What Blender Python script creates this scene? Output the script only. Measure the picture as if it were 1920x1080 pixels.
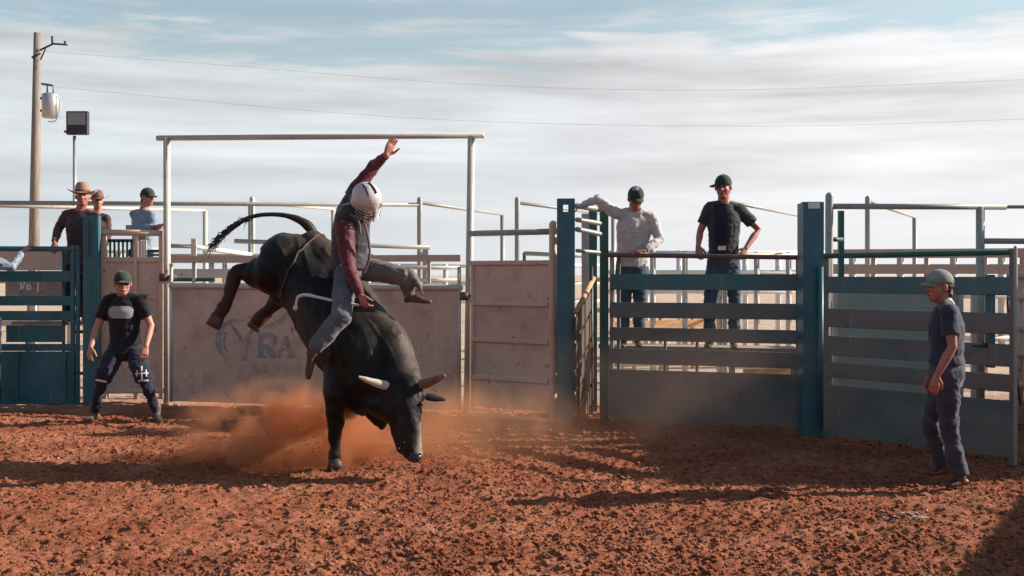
import bpy, bmesh, math, random
import numpy as np
from mathutils import Vector, noise as mnoise
from mathutils.bvhtree import BVHTree
R = math.radians
random.seed(7)
rng = np.random.default_rng(7)
sc = bpy.context.scene
COL = sc.collection
for o in list(bpy.data.objects):
    bpy.data.objects.remove(o)

# ------------------------------------------------------------------ camera
CAMZ, F, HY = 1.7, 2000.0, 515.0
cam = bpy.data.cameras.new("camera")
cam.lens = 36 * F / 1920; cam.sensor_width = 36
cam.shift_y = (HY - 540) / 1920.0
cam.clip_start = 0.05; cam.clip_end = 3000
camo = bpy.data.objects.new("camera", cam); COL.objects.link(camo)
camo.location = (0, 0, CAMZ); camo.rotation_euler = (R(90), 0, 0)
sc.camera = camo

# ------------------------------------------------------------------ light
SX, SY = -2.0, -0.32            # shadow offset per metre of height
SUNDIR = Vector((-SX, -SY, 1)).normalized()     # towards the sun
SUN_EL = math.asin(SUNDIR.z); SUN_AZ = math.atan2(SUNDIR.x, SUNDIR.y)
sun = bpy.data.lights.new("sun", 'SUN'); sun.energy = 4.8; sun.angle = R(0.5)
sun.color = (1.0, 0.9, 0.78)
suno = bpy.data.objects.new("sun", sun); COL.objects.link(suno)
suno.rotation_euler = (-SUNDIR).to_track_quat('-Z', 'Y').to_euler()
suno.location = (20, 10, 20)

sc.view_settings.view_transform = 'Standard'; sc.view_settings.look = 'None'
sc.view_settings.exposure = 0.75; sc.view_settings.gamma = 1.0
sc.view_settings.use_curve_mapping = False

w = bpy.data.worlds.new("World"); sc.world = w; w.use_nodes = True
nt = w.node_tree; N = nt.nodes; L = nt.links
for n in list(N): N.remove(n)
def wn(t, **k):
    n = N.new(t)
    for a, b in k.items(): setattr(n, a, b)
    return n
def wmath(op, a, b=None, c=None, clamp=False):
    n = N.new('ShaderNodeMath'); n.operation = op; n.use_clamp = clamp
    for i, v in enumerate((a, b, c)):
        if v is None: continue
        if isinstance(v, (int, float)): n.inputs[i].default_value = v
        else: L.new(v, n.inputs[i])
    return n.outputs[0]
out = wn('ShaderNodeOutputWorld')
sky = wn('ShaderNodeTexSky', sky_type='NISHITA', sun_disc=False)
sky.sun_elevation = SUN_EL; sky.sun_rotation = SUN_AZ; sky.air_density = 1.0; sky.dust_density = 0.6
bg1 = wn('ShaderNodeBackground'); bg1.inputs[1].default_value = 0.10
skt = wn('ShaderNodeMix', data_type='RGBA', blend_type='MULTIPLY'); skt.inputs['Factor'].default_value = 1.0
skt.inputs['B'].default_value = (1.04, 1.0, 0.84, 1); L.new(sky.outputs[0], skt.inputs['A'])
L.new(skt.outputs['Result'], bg1.inputs[0])
tc = wn('ShaderNodeTexCoord'); sep = wn('ShaderNodeSeparateXYZ'); L.new(tc.outputs['Generated'], sep.inputs[0])
def wnoise(sx, sy, sz, scale, det, rough=0.55, off=0.0, dist=0.0):
    m = wn('ShaderNodeMapping'); m.inputs['Scale'].default_value = (sx, sy, sz); m.inputs['Location'].default_value = (off, off * .7, off * .3)
    L.new(tc.outputs['Generated'], m.inputs[0])
    n = wn('ShaderNodeTexNoise'); n.inputs['Scale'].default_value = scale; n.inputs['Detail'].default_value = det
    n.inputs['Roughness'].default_value = rough; n.inputs['Distortion'].default_value = dist
    L.new(m.outputs[0], n.inputs['Vector']); return n.outputs['Fac']
hz = wmath('SQRT', wmath('ADD', wmath('MULTIPLY', sep.outputs[0], sep.outputs[0]), wmath('MULTIPLY', sep.outputs[1], sep.outputs[1])))
el = wmath('DIVIDE', sep.outputs[2], hz)
n1 = wnoise(1, 1, 7, 3.2, 6, 0.6, 3.1, 0.4)
n2 = wnoise(1, 1, 9, 6.0, 5, 0.55, 8.7, 0.2)
n3 = wnoise(1, 1, 6, 1.6, 3, 0.5, 1.3, 0.6)
# cloud edge: clouds fill the low sky, clear above about 12 degrees
edge = wmath('ADD', 0.214, wmath('MULTIPLY', wmath('SUBTRACT', n1, 0.5), 0.20))
edge = wmath('ADD', edge, wmath('MULTIPLY', sep.outputs[0], 0.028))
mask = wmath('SMOOTH_MIN', 1, 1)
mr = wn('ShaderNodeMapRange', interpolation_type='SMOOTHSTEP'); mr.inputs['From Min'].default_value = 0.012; mr.inputs['From Max'].default_value = -0.014
L.new(wmath('SUBTRACT', el, edge), mr.inputs['Value']); mask = mr.outputs[0]
wisp = wn('ShaderNodeMapRange', interpolation_type='SMOOTHSTEP'); wisp.inputs['From Min'].default_value = 0.46; wisp.inputs['From Max'].default_value = 0.72
wisp.inputs['To Max'].default_value = 0.75; wisp.inputs['To Min'].default_value = 0.22
L.new(n2, wisp.inputs['Value'])
fadeup = wn('ShaderNodeMapRange'); fadeup.inputs['From Min'].default_value = 0.5; fadeup.inputs['From Max'].default_value = 0.24
L.new(el, fadeup.inputs['Value'])
mask = wmath('MAXIMUM', mask, wmath('MULTIPLY', wisp.outputs[0], fadeup.outputs[0]), clamp=True)
# cloud tone: brighter towards the sun (right), soft grey bands
tone = wmath('ADD', 0.475, wmath('MULTIPLY', sep.outputs[0], 0.15))
n4 = wnoise(1, 1, 16, 2.2, 4, 0.5, 5.5, 0.3)
band = wmath('ADD', wmath('MULTIPLY', wmath('SUBTRACT', n2, 0.5), 0.26), wmath('MULTIPLY', wmath('SUBTRACT', n3, 0.5), 0.34))
band = wmath('ADD', band, wmath('MULTIPLY', wmath('SUBTRACT', n4, 0.5), 0.42))
bandw = wn('ShaderNodeMapRange'); bandw.inputs['From Min'].default_value = 0.02; bandw.inputs['From Max'].default_value = 0.14
bandw.inputs['To Min'].default_value = 0.15
L.new(el, bandw.inputs['Value'])
tone = wmath('ADD', tone, wmath('MULTIPLY', band, bandw.outputs[0]))
tone = wmath('MULTIPLY', tone, 1.0)
backfade = wn('ShaderNodeMapRange'); backfade.inputs['From Min'].default_value = -0.9; backfade.inputs['From Max'].default_value = 0.6
backfade.inputs['To Min'].default_value = 0.40
L.new(wmath('ADD', wmath('MULTIPLY', sep.outputs[0], 0.45), wmath('MULTIPLY', sep.outputs[1], 0.9)), backfade.inputs['Value'])
tone = wmath('MULTIPLY', tone, backfade.outputs[0])
tintn = wn('ShaderNodeMix', data_type='RGBA'); tintn.inputs['A'].default_value = (0.93, 0.995, 1.04, 1); tintn.inputs['B'].default_value = (1.0, 1.0, 1.02, 1)
mx = wn('ShaderNodeMapRange'); mx.inputs['From Min'].default_value = -0.35; mx.inputs['From Max'].default_value = 0.25
L.new(sep.outputs[0], mx.inputs['Value']); L.new(mx.outputs[0], tintn.inputs['Factor'])
bg2 = wn('ShaderNodeBackground'); L.new(tintn.outputs['Result'], bg2.inputs[0]); L.new(tone, bg2.inputs[1])
mixs = wn('ShaderNodeMixShader'); L.new(mask, mixs.inputs[0]); L.new(bg1.outputs[0], mixs.inputs[1]); L.new(bg2.outputs[0], mixs.inputs[2])
L.new(mixs.outputs[0], out.inputs[0])

# ------------------------------------------------------------------ helpers
def P(px, py, Y):
    return Vector(((px - 960) / F * Y, Y, CAMZ - (py - HY) / F * Y))
def V(*a): return Vector(a)
WL = {}
def tag(o, label=None, cat=None, group=None, kind=None):
    if label: o['label'] = label
    if cat: o['category'] = cat
    if group: o['group'] = group
    if kind: o['kind'] = kind
    return o
def thing(name, loc, label, cat, group=None):
    o = bpy.data.objects.new(name, None); COL.objects.link(o)
    o.location = loc; o.empty_display_size = 0.1
    WL[o.name] = Vector(loc)
    return tag(o, label, cat, group)
def add_mesh(name, verts, faces, mat, parent=None, smooth=False, origin=None):
    o0 = WL[parent.name] if parent is not None else (Vector(origin) if origin is not None else Vector((0, 0, 0)))
    me = bpy.data.meshes.new(name)
    me.from_pydata([Vector(v) - o0 for v in verts], [], faces)
    me.materials.append(mat)
    if smooth:
        me.polygons.foreach_set('use_smooth', [True] * len(me.polygons))
    me.update()
    o = bpy.data.objects.new(name, me); COL.objects.link(o)
    if parent is not None: o.parent = parent
    else: o.location = o0
    WL[o.name] = Vector(o0)
    return o
class MB:
    def __init__(s): s.v = []; s.f = []
    def add(s, vs, fs):
        b = len(s.v); s.v += [Vector(v) for v in vs]; s.f += [tuple(i + b for i in f) for f in fs]; return s
    def box(s, a, b):
        x0, y0, z0 = a; x1, y1, z1 = b
        return s.add([(x0,y0,z0),(x1,y0,z0),(x1,y1,z0),(x0,y1,z0),(x0,y0,z1),(x1,y0,z1),(x1,y1,z1),(x0,y1,z1)],
                     [(0,3,2,1),(4,5,6,7),(0,1,5,4),(1,2,6,5),(2,3,7,6),(3,0,4,7)])
    def slab(s, A, B, z0, z1, th, off=0.0, bev=0.0):
        # upright board from A to B (xy), faces camera side; off moves towards -normal (viewer)
        A = Vector((A[0], A[1])); B = Vector((B[0], B[1])); d = (B - A).normalized(); n = Vector((d.y, -d.x))
        c = []
        if bev > 0:
            prof = [(0, z0 + bev), (0, z1 - bev), (bev, z1), (th - bev, z1), (th, z1 - bev), (th, z0 + bev), (th - bev, z0), (bev, z0)]
        else:
            prof = [(0, z0), (0, z1), (th, z1), (th, z0)]
        k = len(prof)
        for E in (A, B):
            for t, z in prof:
                q = E + n * (off - t); c.append((q.x, q.y, z))
        fs = [tuple(range(k)), tuple(range(2 * k - 1, k - 1, -1))]
        for i in range(k):
            j = (i + 1) % k; fs.append((i, i + k, j + k, j))
        return s.add(c, fs)
    def ring(s, secs, n=14, capbulge=0.35):
        b = len(s.v); vs = []; fs = []
        for c, u, v in secs:
            for i in range(n):
                a = 2 * math.pi * i / n
                vs.append(Vector(c) + Vector(u) * math.cos(a) + Vector(v) * math.sin(a))
        m = len(secs)
        for k in range(m - 1):
            for i in range(n):
                j = (i + 1) % n
                fs.append((k*n+i, k*n+j, (k+1)*n+j, (k+1)*n+i))
        c0 = Vector(secs[0][0]); c1 = Vector(secs[-1][0])
        d0 = (c0 - Vector(secs[1][0])); d1 = (c1 - Vector(secs[-2][0]))
        r0 = min(Vector(secs[0][1]).length, Vector(secs[0][2]).length); r1 = min(Vector(secs[-1][1]).length, Vector(secs[-1][2]).length)
        vs.append(c0 + d0.normalized() * r0 * capbulge if d0.length else c0)
        vs.append(c1 + d1.normalized() * r1 * capbulge if d1.length else c1)
        i0, i1 = m*n, m*n+1
        for i in range(n):
            j = (i + 1) % n
            fs.append((i0, j, i)); fs.append((i1, (m-1)*n+i, (m-1)*n+j))
        return s.add(vs, fs)
    def tube(s, pts, rad, n=12, round_ends=False, sub=0):
        pts = [Vector(p) for p in pts]
        if not isinstance(rad, (list, tuple)): rad = [rad] * len(pts)
        rad = list(rad)
        if sub:
            np_, nr = [], []
            m = len(pts)
            for k in range(m - 1):
                p0, p1, p2, p3 = pts[max(k-1,0)], pts[k], pts[k+1], pts[min(k+2,m-1)]
                for q in range(sub):
                    t = q / sub
                    np_.append(0.5 * ((2*p1) + (p2-p0)*t + (2*p0-5*p1+4*p2-p3)*t*t + (3*p1-p0-3*p2+p3)*t**3))
                    nr.append(rad[k] + (rad[k+1] - rad[k]) * (t*t*(3-2*t)))
            np_.append(pts[-1]); nr.append(rad[-1]); pts, rad = np_, nr
        if round_ends:
            d0 = (pts[0] - pts[1]).normalized(); d1 = (pts[-1] - pts[-2]).normalized()
            A = [(pts[0] + d0 * rad[0] * math.sin(a), rad[0] * math.cos(a)) for a in (1.35, 1.0, 0.5)]
            B = [(pts[-1] + d1 * rad[-1] * math.sin(a), rad[-1] * math.cos(a)) for a in (0.5, 1.0, 1.35)]
            pts = [a for a, _ in A] + pts + [a for a, _ in B]; rad = [a for _, a in A] + rad + [a for _, a in B]
        secs = []; prev = None
        for k, p in enumerate(pts):
            t = (pts[min(k+1, len(pts)-1)] - pts[max(k-1, 0)])
            t = t.normalized() if t.length > 1e-9 else Vector((0, 0, 1))
            if prev is None:
                u = t.orthogonal().normalized()
            else:
                u = (prev - t * prev.dot(t))
                u = u.normalized() if u.length > 1e-6 else t.orthogonal().normalized()
            prev = u
            secs.append((p, u * rad[k], t.cross(u) * rad[k]))
        return s.ring(secs, n, 0.3 if round_ends else 0.0)
    def ell(s, c, a, b, d, n=16, m=10, top=None):
        # ellipsoid with half-axis vectors a, b, d
        c = Vector(c); a = Vector(a); b = Vector(b); d = Vector(d)
        secs = []
        for k in range(1, m):
            ph = -math.pi/2 + math.pi * k / m
            secs.append((c + d * math.sin(ph), a * math.cos(ph), b * math.cos(ph)))
        return s.ring(secs, n, 0.3)
    def build(s, name, mat, parent=None, smooth=False, origin=None):
        return add_mesh(name, s.v, s.f, mat, parent, smooth, origin)
    def remesh(s, name, mat, parent=None, vox=0.008, smooth=4, disp=None, origin=None, fac=0.5):
        me = bpy.data.meshes.new('tmp'); me.from_pydata(s.v, [], s.f)
        bm = bmesh.new(); bm.from_mesh(me); bmesh.ops.recalc_face_normals(bm, faces=bm.faces); bm.to_mesh(me); bm.free()
        o = bpy.data.objects.new('tmp', me); COL.objects.link(o)
        m = o.modifiers.new('r', 'REMESH'); m.mode = 'VOXEL'; m.voxel_size = vox; m.use_smooth_shade = True
        q = o.modifiers.new('s', 'SMOOTH'); q.factor = fac; q.iterations = smooth
        dg = bpy.context.evaluated_depsgraph_get()
        ev = o.evaluated_get(dg); me2 = bpy.data.meshes.new_from_object(ev)
        nv = len(me2.vertices)
        co = np.empty(nv * 3, np.float32); me2.vertices.foreach_get('co', co); co = co.reshape(-1, 3)
        if disp is not None:
            no = np.empty(nv * 3, np.float32); me2.vertices.foreach_get('normal', no); no = no.reshape(-1, 3)
            amt = np.array([disp(Vector(p)) for p in co.tolist()], np.float32)
            co = co + no * amt[:, None]
        o0 = WL[parent.name] if parent is not None else (Vector(origin) if origin is not None else Vector((0,0,0)))
        co = co - np.array(o0, np.float32)
        me2.vertices.foreach_set('co', co.astype(np.float32).ravel())
        me2.name = name; me2.materials.clear(); me2.materials.append(mat)
        me2.polygons.foreach_set('use_smooth', [True] * len(me2.polygons)); me2.update()
        bpy.data.objects.remove(o); bpy.data.meshes.remove(me)
        ob = bpy.data.objects.new(name, me2); COL.objects.link(ob)
        if parent is not None: ob.parent = parent
        else: ob.location = o0
        WL[ob.name] = Vector(o0)
        return ob

# ------------------------------------------------------------------ materials
def mat(name, col, rough=0.6, metal=0.0, var=0.15, vscale=3.0, col2=None, c2scale=2.0, c2lo=0.5, c2hi=0.65, c2amt=0.8,
        bump=0.0, bscale=40.0, spec=0.5, sheen=0.0, stretch=(1, 1, 1), vdet=5, bstretch=None, coord='Object', chips=0.0, chipcol=(0.13, 0.06, 0.04)):
    m = bpy.data.materials.new(name); m.use_nodes = True
    n = m.node_tree.nodes; l = m.node_tree.links
    b = n['Principled BSDF']
    b.inputs['Roughness'].default_value = rough; b.inputs['Metallic'].default_value = metal
    b.inputs['Specular IOR Level'].default_value = spec
    if sheen: b.inputs['Sheen Weight'].default_value = sheen; b.inputs['Sheen Roughness'].default_value = 0.4
    t = n.new('ShaderNodeTexCoord'); mp = n.new('ShaderNodeMapping'); mp.inputs['Scale'].default_value = stretch
    l.new(t.outputs[coord], mp.inputs[0])
    nz = n.new('ShaderNodeTexNoise'); nz.inputs['Scale'].default_value = vscale; nz.inputs['Detail'].default_value = vdet
    l.new(mp.outputs[0], nz.inputs['Vector'])
    ramp = n.new('ShaderNodeMapRange'); ramp.inputs['From Min'].default_value = 0.3; ramp.inputs['From Max'].default_value = 0.7
    ramp.inputs['To Min'].default_value = 1 - var; ramp.inputs['To Max'].default_value = 1 + var
    l.new(nz.outputs['Fac'], ramp.inputs['Value'])
    mul = n.new('ShaderNodeMix'); mul.data_type = 'RGBA'; mul.blend_type = 'MULTIPLY'; mul.inputs['Factor'].default_value = 1
    mul.inputs['A'].default_value = (*col, 1); l.new(ramp.outputs[0], mul.inputs['B'])
    last = mul.outputs['Result']
    if col2 is not None:
        n2 = n.new('ShaderNodeTexNoise'); n2.inputs['Scale'].default_value = c2scale; n2.inputs['Detail'].default_value = 7; n2.inputs['Roughness'].default_value = 0.62
        l.new(mp.outputs[0], n2.inputs['Vector'])
        r2 = n.new('ShaderNodeMapRange'); r2.inputs['From Min'].default_value = c2lo; r2.inputs['From Max'].default_value = c2hi; r2.inputs['To Max'].default_value = c2amt
        l.new(n2.outputs['Fac'], r2.inputs['Value'])
        mm = n.new('ShaderNodeMix'); mm.data_type = 'RGBA'; l.new(r2.outputs[0], mm.inputs['Factor'])
        l.new(last, mm.inputs['A']); mm.inputs['B'].default_value = (*col2, 1); last = mm.outputs['Result']
    if chips:
        n4 = n.new('ShaderNodeTexNoise'); n4.inputs['Scale'].default_value = 9; n4.inputs['Detail'].default_value = 10; n4.inputs['Roughness'].default_value = .72
        l.new(t.outputs[coord], n4.inputs['Vector'])
        r4 = n.new('ShaderNodeMapRange'); r4.inputs['From Min'].default_value = .655-.1*chips; r4.inputs['From Max'].default_value = .675-.1*chips; r4.inputs['To Max'].default_value = .85
        l.new(n4.outputs['Fac'], r4.inputs['Value'])
        m4 = n.new('ShaderNodeMix'); m4.data_type = 'RGBA'; l.new(r4.outputs[0], m4.inputs['Factor']); l.new(last, m4.inputs['A']); m4.inputs['B'].default_value = (*chipcol, 1); last = m4.outputs['Result']
        mp5 = n.new('ShaderNodeMapping'); mp5.inputs['Scale'].default_value = (14, 14, 1.2); mp5.inputs['Rotation'].default_value = (0, .5, 0); l.new(t.outputs[coord], mp5.inputs[0])
        n5 = n.new('ShaderNodeTexNoise'); n5.inputs['Scale'].default_value = 2.2; n5.inputs['Detail'].default_value = 5; l.new(mp5.outputs[0], n5.inputs['Vector'])
        r5 = n.new('ShaderNodeMapRange'); r5.inputs['From Min'].default_value = .62; r5.inputs['From Max'].default_value = .72; r5.inputs['To Max'].default_value = .45; l.new(n5.outputs['Fac'], r5.inputs['Value'])
        m5 = n.new('ShaderNodeMix'); m5.data_type = 'RGBA'; l.new(r5.outputs[0], m5.inputs['Factor']); l.new(last, m5.inputs['A']); m5.inputs['B'].default_value = (.36, .24, .19, 1); last = m5.outputs['Result']
    l.new(last, b.inputs['Base Color'])
    if bump:
        n3 = n.new('ShaderNodeTexNoise'); n3.inputs['Scale'].default_value = bscale; n3.inputs['Detail'].default_value = 6
        mp2 = n.new('ShaderNodeMapping'); mp2.inputs['Scale'].default_value = bstretch or stretch; l.new(t.outputs[coord], mp2.inputs[0])
        l.new(mp2.outputs[0], n3.inputs['Vector'])
        bp = n.new('ShaderNodeBump'); bp.inputs['Strength'].default_value = bump; bp.inputs['Distance'].default_value = 0.01
        l.new(n3.outputs['Fac'], bp.inputs['Height']); l.new(bp.outputs[0], b.inputs['Normal'])
    return m
DUST = (0.36, 0.17, 0.10)
M = {}
M['teal'] = mat('teal_paint', (0.028, 0.125, 0.165), 0.45, chips=.35, var=0.22, vscale=2.5, col2=(0.05, 0.17, 0.21), c2scale=5, c2lo=.5, c2hi=.75, c2amt=.7, bump=.15, bscale=30)
M['teal_gate'] = mat('teal_gate_paint', (0.02, 0.115, 0.145), 0.5, chips=.35, var=0.25, vscale=2.0, col2=(0.12, 0.12, 0.11), c2scale=3.5, c2lo=.5, c2hi=.75, c2amt=.6, bump=.2, bscale=25, stretch=(1, 1, 2))
M['grey_gate'] = mat('weathered_blue_grey_paint', (0.115, 0.15, 0.15), 0.5, chips=.35, var=0.3, vscale=1.6, col2=(0.20, 0.14, 0.115), c2scale=1.8, c2lo=.42, c2hi=.68, c2amt=.85, bump=.2, bscale=18, stretch=(1, 1, 1.6))
M['beige'] = mat('dusty_beige_paint', (0.66, 0.475, 0.375), 0.55, chips=.35, var=0.10, vscale=1.5, col2=(0.36, 0.22, 0.16), c2scale=3.0, c2lo=.5, c2hi=.8, c2amt=.6, bump=.12, bscale=20)
M['beige_panel'] = mat('dusty_beige_sheet', (0.66, 0.47, 0.37), 0.55, chips=.35, var=0.13, vscale=1.2, col2=(0.34, 0.20, 0.15), c2scale=2.6, c2lo=.46, c2hi=.74, c2amt=.75, bump=.5, bscale=3.0)
M['pipe'] = mat('pale_painted_pipe', (0.52, 0.49, 0.44), 0.42, chips=.35, var=0.12, vscale=3, col2=(0.33, 0.24, 0.19), c2scale=6, c2lo=.55, c2hi=.8, c2amt=.7, bump=.1, bscale=40)
M['pipe_grey'] = mat('grey_painted_pipe', (0.33, 0.33, 0.31), 0.42, chips=.35, var=0.12, vscale=3, col2=(0.22, 0.17, 0.14), c2scale=6, c2lo=.55, c2hi=.8, c2amt=.6, bump=.1, bscale=40)
M['rust'] = mat('rusty_pipe', (0.16, 0.085, 0.07), 0.6, var=0.3, vscale=8, col2=(0.09, 0.06, 0.06), c2scale=9, c2amt=.7, bump=.3, bscale=60)
M['darkmetal'] = mat('dark_metal', (0.05, 0.05, 0.055), 0.5, metal=.3, var=.2, vscale=8)
M['green'] = mat('dark_green_paint', (0.03, 0.12, 0.10), 0.5, var=.2, vscale=4, bump=.1)
M['palegreen'] = mat('pale_green_sheet', (0.34, 0.38, 0.34), 0.55, var=.12, vscale=1.5, col2=(0.26, 0.23, 0.19), c2scale=2.5, c2lo=.5, c2hi=.8, c2amt=.5, bump=.15, bscale=5)
M['tan'] = mat('tan_board', (0.50, 0.27, 0.13), 0.7, var=.2, vscale=4, stretch=(1,1,5), bump=.2)
M['teal_slat'] = mat('worn_teal_slat', (0.045, 0.165, 0.19), 0.5, chips=.35, var=0.25, vscale=2.0, col2=(0.10, 0.12, 0.13), c2scale=2.5, c2lo=.4, c2hi=.7, c2amt=.8, bump=.2, bscale=25)
M['shadeband'] = mat('brown_shade_band', (0.07, 0.045, 0.03), 0.7, var=.25, vscale=4, bump=.2)
M['pole'] = mat('weathered_wood_pole', (0.24, 0.20, 0.175), 0.8, var=.25, vscale=6, stretch=(6, 6, .4), bump=.4, bscale=20, bstretch=(6, 6, .4))
M['galv'] = mat('galvanised_metal', (0.42, 0.43, 0.44), 0.45, metal=.5, var=.12, vscale=8)
M['lens'] = mat('lamp_glass', (0.30, 0.31, 0.32), 0.2, var=.08, spec=.6)
M['wire'] = mat('power_wire', (0.5, 0.51, 0.52), 0.6, var=.05)
M['logo_blue'] = mat('faded_blue_grey_ink', (0.27, 0.285, 0.32), 0.6, var=.3, vscale=10, col2=(0.55, 0.42, 0.36), c2scale=12, c2lo=.5, c2hi=.7, c2amt=.7)
M['logo_brown'] = mat('faded_brown_ink', (0.39, 0.29, 0.26), 0.6, var=.25, vscale=10, col2=(0.56, 0.42, 0.36), c2scale=10, c2lo=.45, c2hi=.65, c2amt=.8)
M['logo_faint'] = mat('very_faded_ink', (0.50, 0.37, 0.31), 0.6, var=.2, vscale=10, col2=(0.62, 0.45, 0.36), c2scale=10, c2lo=.42, c2hi=.6, c2amt=.85)
M['white'] = mat('white_paint', (0.72, 0.70, 0.68), 0.5, var=.08, vscale=8)
M['skin'] = mat('skin', (0.43, 0.20, 0.145), 0.5, var=.10, vscale=14, spec=.4)
M['skin_red'] = mat('ruddy_skin', (0.38, 0.15, 0.115), 0.5, var=.12, vscale=14, spec=.4)
def cloth(name, col, **k):
    d = dict(rough=.85, var=.18, vscale=7, bump=.55, bscale=22, sheen=.25, spec=.25); d.update(k)
    return mat(name, col, **d)
M['navy'] = cloth('navy_fabric', (0.018, 0.022, 0.042))
M['black'] = cloth('black_fabric', (0.014, 0.013, 0.018))
M['charcoal'] = cloth('charcoal_fabric', (0.045, 0.05, 0.058))
M['slate'] = cloth('slate_blue_fabric', (0.036, 0.042, 0.07))
M['jeans'] = cloth('dark_denim', (0.052, 0.054, 0.075), var=.3)
M['jeans_blue'] = cloth('blue_denim', (0.055, 0.075, 0.12), var=.3)
M['jeans_grey'] = cloth('pale_grey_denim', (0.10, 0.11, 0.13), var=.3, col2=(0.10, 0.075, 0.06), c2scale=4, c2amt=.5)
M['chaps'] = cloth('dusty_grey_leather', (0.12, 0.105, 0.095), rough=.6, var=.3)
M['lightshirt'] = cloth('pale_grey_shirt', (0.50, 0.47, 0.47))
M['maroon'] = cloth('maroon_shirt', (0.10, 0.018, 0.03), rough=.6, sheen=.3)
M['vest'] = cloth('dark_protective_vest', (0.04, 0.036, 0.045), rough=.55)
M['brownshirt'] = cloth('plaid_brown_shirt', (0.085, 0.045, 0.042), var=.45, vscale=18, vdet=1)
M['blueshirt'] = cloth('pale_blue_shirt', (0.22, 0.30, 0.40), col2=(0.12, 0.15, 0.2), c2scale=9, c2amt=.5)
M['patterned'] = cloth('patterned_shirt', (0.20, 0.24, 0.30), var=.5, vscale=30, vdet=2)
M['cap_dark'] = cloth('dark_cap', (0.035, 0.045, 0.04), bump=.2)
M['cap_green'] = cloth('sage_cap', (0.20, 0.24, 0.21), bump=.2)
M['hat'] = cloth('tan_felt', (0.30, 0.19, 0.14), bump=.15)
M['hat_brown'] = cloth('brown_felt', (0.20, 0.10, 0.07), bump=.15)
M['helmet'] = mat('white_helmet_shell', (0.50, 0.47, 0.47), 0.35, var=.15, vscale=9, col2=(0.25, 0.20, 0.2), c2scale=7, c2lo=.55, c2hi=.62, c2amt=.6)
M['hair'] = mat('brown_hair', (0.07, 0.04, 0.028), 0.6, var=.3, vscale=30, bump=.6, bscale=60)
M['eye'] = mat('dark_eye', (0.015, 0.012, 0.012), 0.2, var=.05)
M['boot'] = mat('brown_leather_boot', (0.085, 0.04, 0.03), 0.5, var=.3, vscale=9, bump=.2)
M['shoe'] = mat('dusty_sneaker', (0.14, 0.095, 0.085), 0.7, var=.2, vscale=12, bump=.2)
M['patch'] = mat('grey_print', (0.30, 0.29, 0.31), 0.8, var=.1)
M['whitepatch'] = mat('white_print', (0.62, 0.58, 0.60), 0.8, var=.1)
M['buckle'] = mat('silver_buckle', (0.6, 0.58, 0.55), 0.3, metal=.8, var=.05)
M['shades'] = mat('black_lens', (0.008, 0.008, 0.01), 0.08, var=.02)
M['rope'] = mat('white_rope', (0.66, 0.63, 0.66), 0.8, var=.1, bump=.6, bscale=90)
M['horn'] = mat('pale_horn', (0.50, 0.44, 0.38), 0.35, var=.15, vscale=8, col2=(0.14, 0.10, 0.08), c2scale=4, c2lo=.5, c2hi=.75, c2amt=.5)
M['horn_dark'] = mat('brown_horn', (0.17, 0.11, 0.075), 0.4, var=.25, vscale=10)
M['hoof'] = mat('hoof', (0.07, 0.045, 0.035), 0.55, var=.25, vscale=14)
M['nose'] = mat('wet_nose', (0.025, 0.018, 0.018), 0.3, var=.2)
M['bull'] = mat('black_brown_hide', (0.0055, 0.0045, 0.0055), 0.5, var=.3, vscale=3, col2=(0.028, 0.018, 0.014), c2scale=1.6, c2lo=.46, c2hi=.68, c2amt=.8, bump=.5, bscale=120, sheen=.06, spec=.22, bstretch=(1, 1, .25))
M['tail'] = mat('black_tail_hair', (0.02, 0.016, 0.016), 0.6, var=.3, bump=.5, bscale=90)
M['wood'] = mat('grey_plank', (0.34, 0.27, 0.22), 0.8, var=.25, vscale=5, stretch=(1, 6, 6), bump=.3)

# ------------------------------------------------------------------ ground
def vnoise(x, y, scale, seed):
    g = np.random.default_rng(seed).random((256, 256)).astype(np.float32)
    u = x * scale + 1000.5; v = y * scale + 1000.5
    iu = np.floor(u).astype(int); iv = np.floor(v).astype(int); fu = u - iu; fv = v - iv
    fu = fu*fu*(3-2*fu); fv = fv*fv*(3-2*fv)
    a = g[iu % 256, iv % 256]; b = g[(iu+1) % 256, iv % 256]; c = g[iu % 256, (iv+1) % 256]; d = g[(iu+1) % 256, (iv+1) % 256]
    return (a*(1-fu)+b*fu)*(1-fv) + (c*(1-fu)+d*fu)*fv - 0.5
def gheight(x, y):
    h = 0.030*vnoise(x, y, 0.9, 1) + 0.016*vnoise(x+.3*y, y, 2.3, 2)
    cl = vnoise(x, y, 5.5, 3); h += 0.016*np.abs(cl)*2*np.sign(cl)*0.8
    c2 = vnoise(x-.4*y, y+.3*x, 11, 4); h += 0.010*c2
    c3 = vnoise(x, y, 23, 5); h += 0.015*(np.abs(c3)*2)**0.7*np.sign(c3)
    h += 0.010*vnoise(x, y, 44, 6)
    # hoof scuffs: pits
    pit = vnoise(x*.8+y*.15, y*1.3, 3.1, 9); h -= 0.07*np.clip(pit-0.27, 0, 1)*4*0.40
    return h - 0.01
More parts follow.
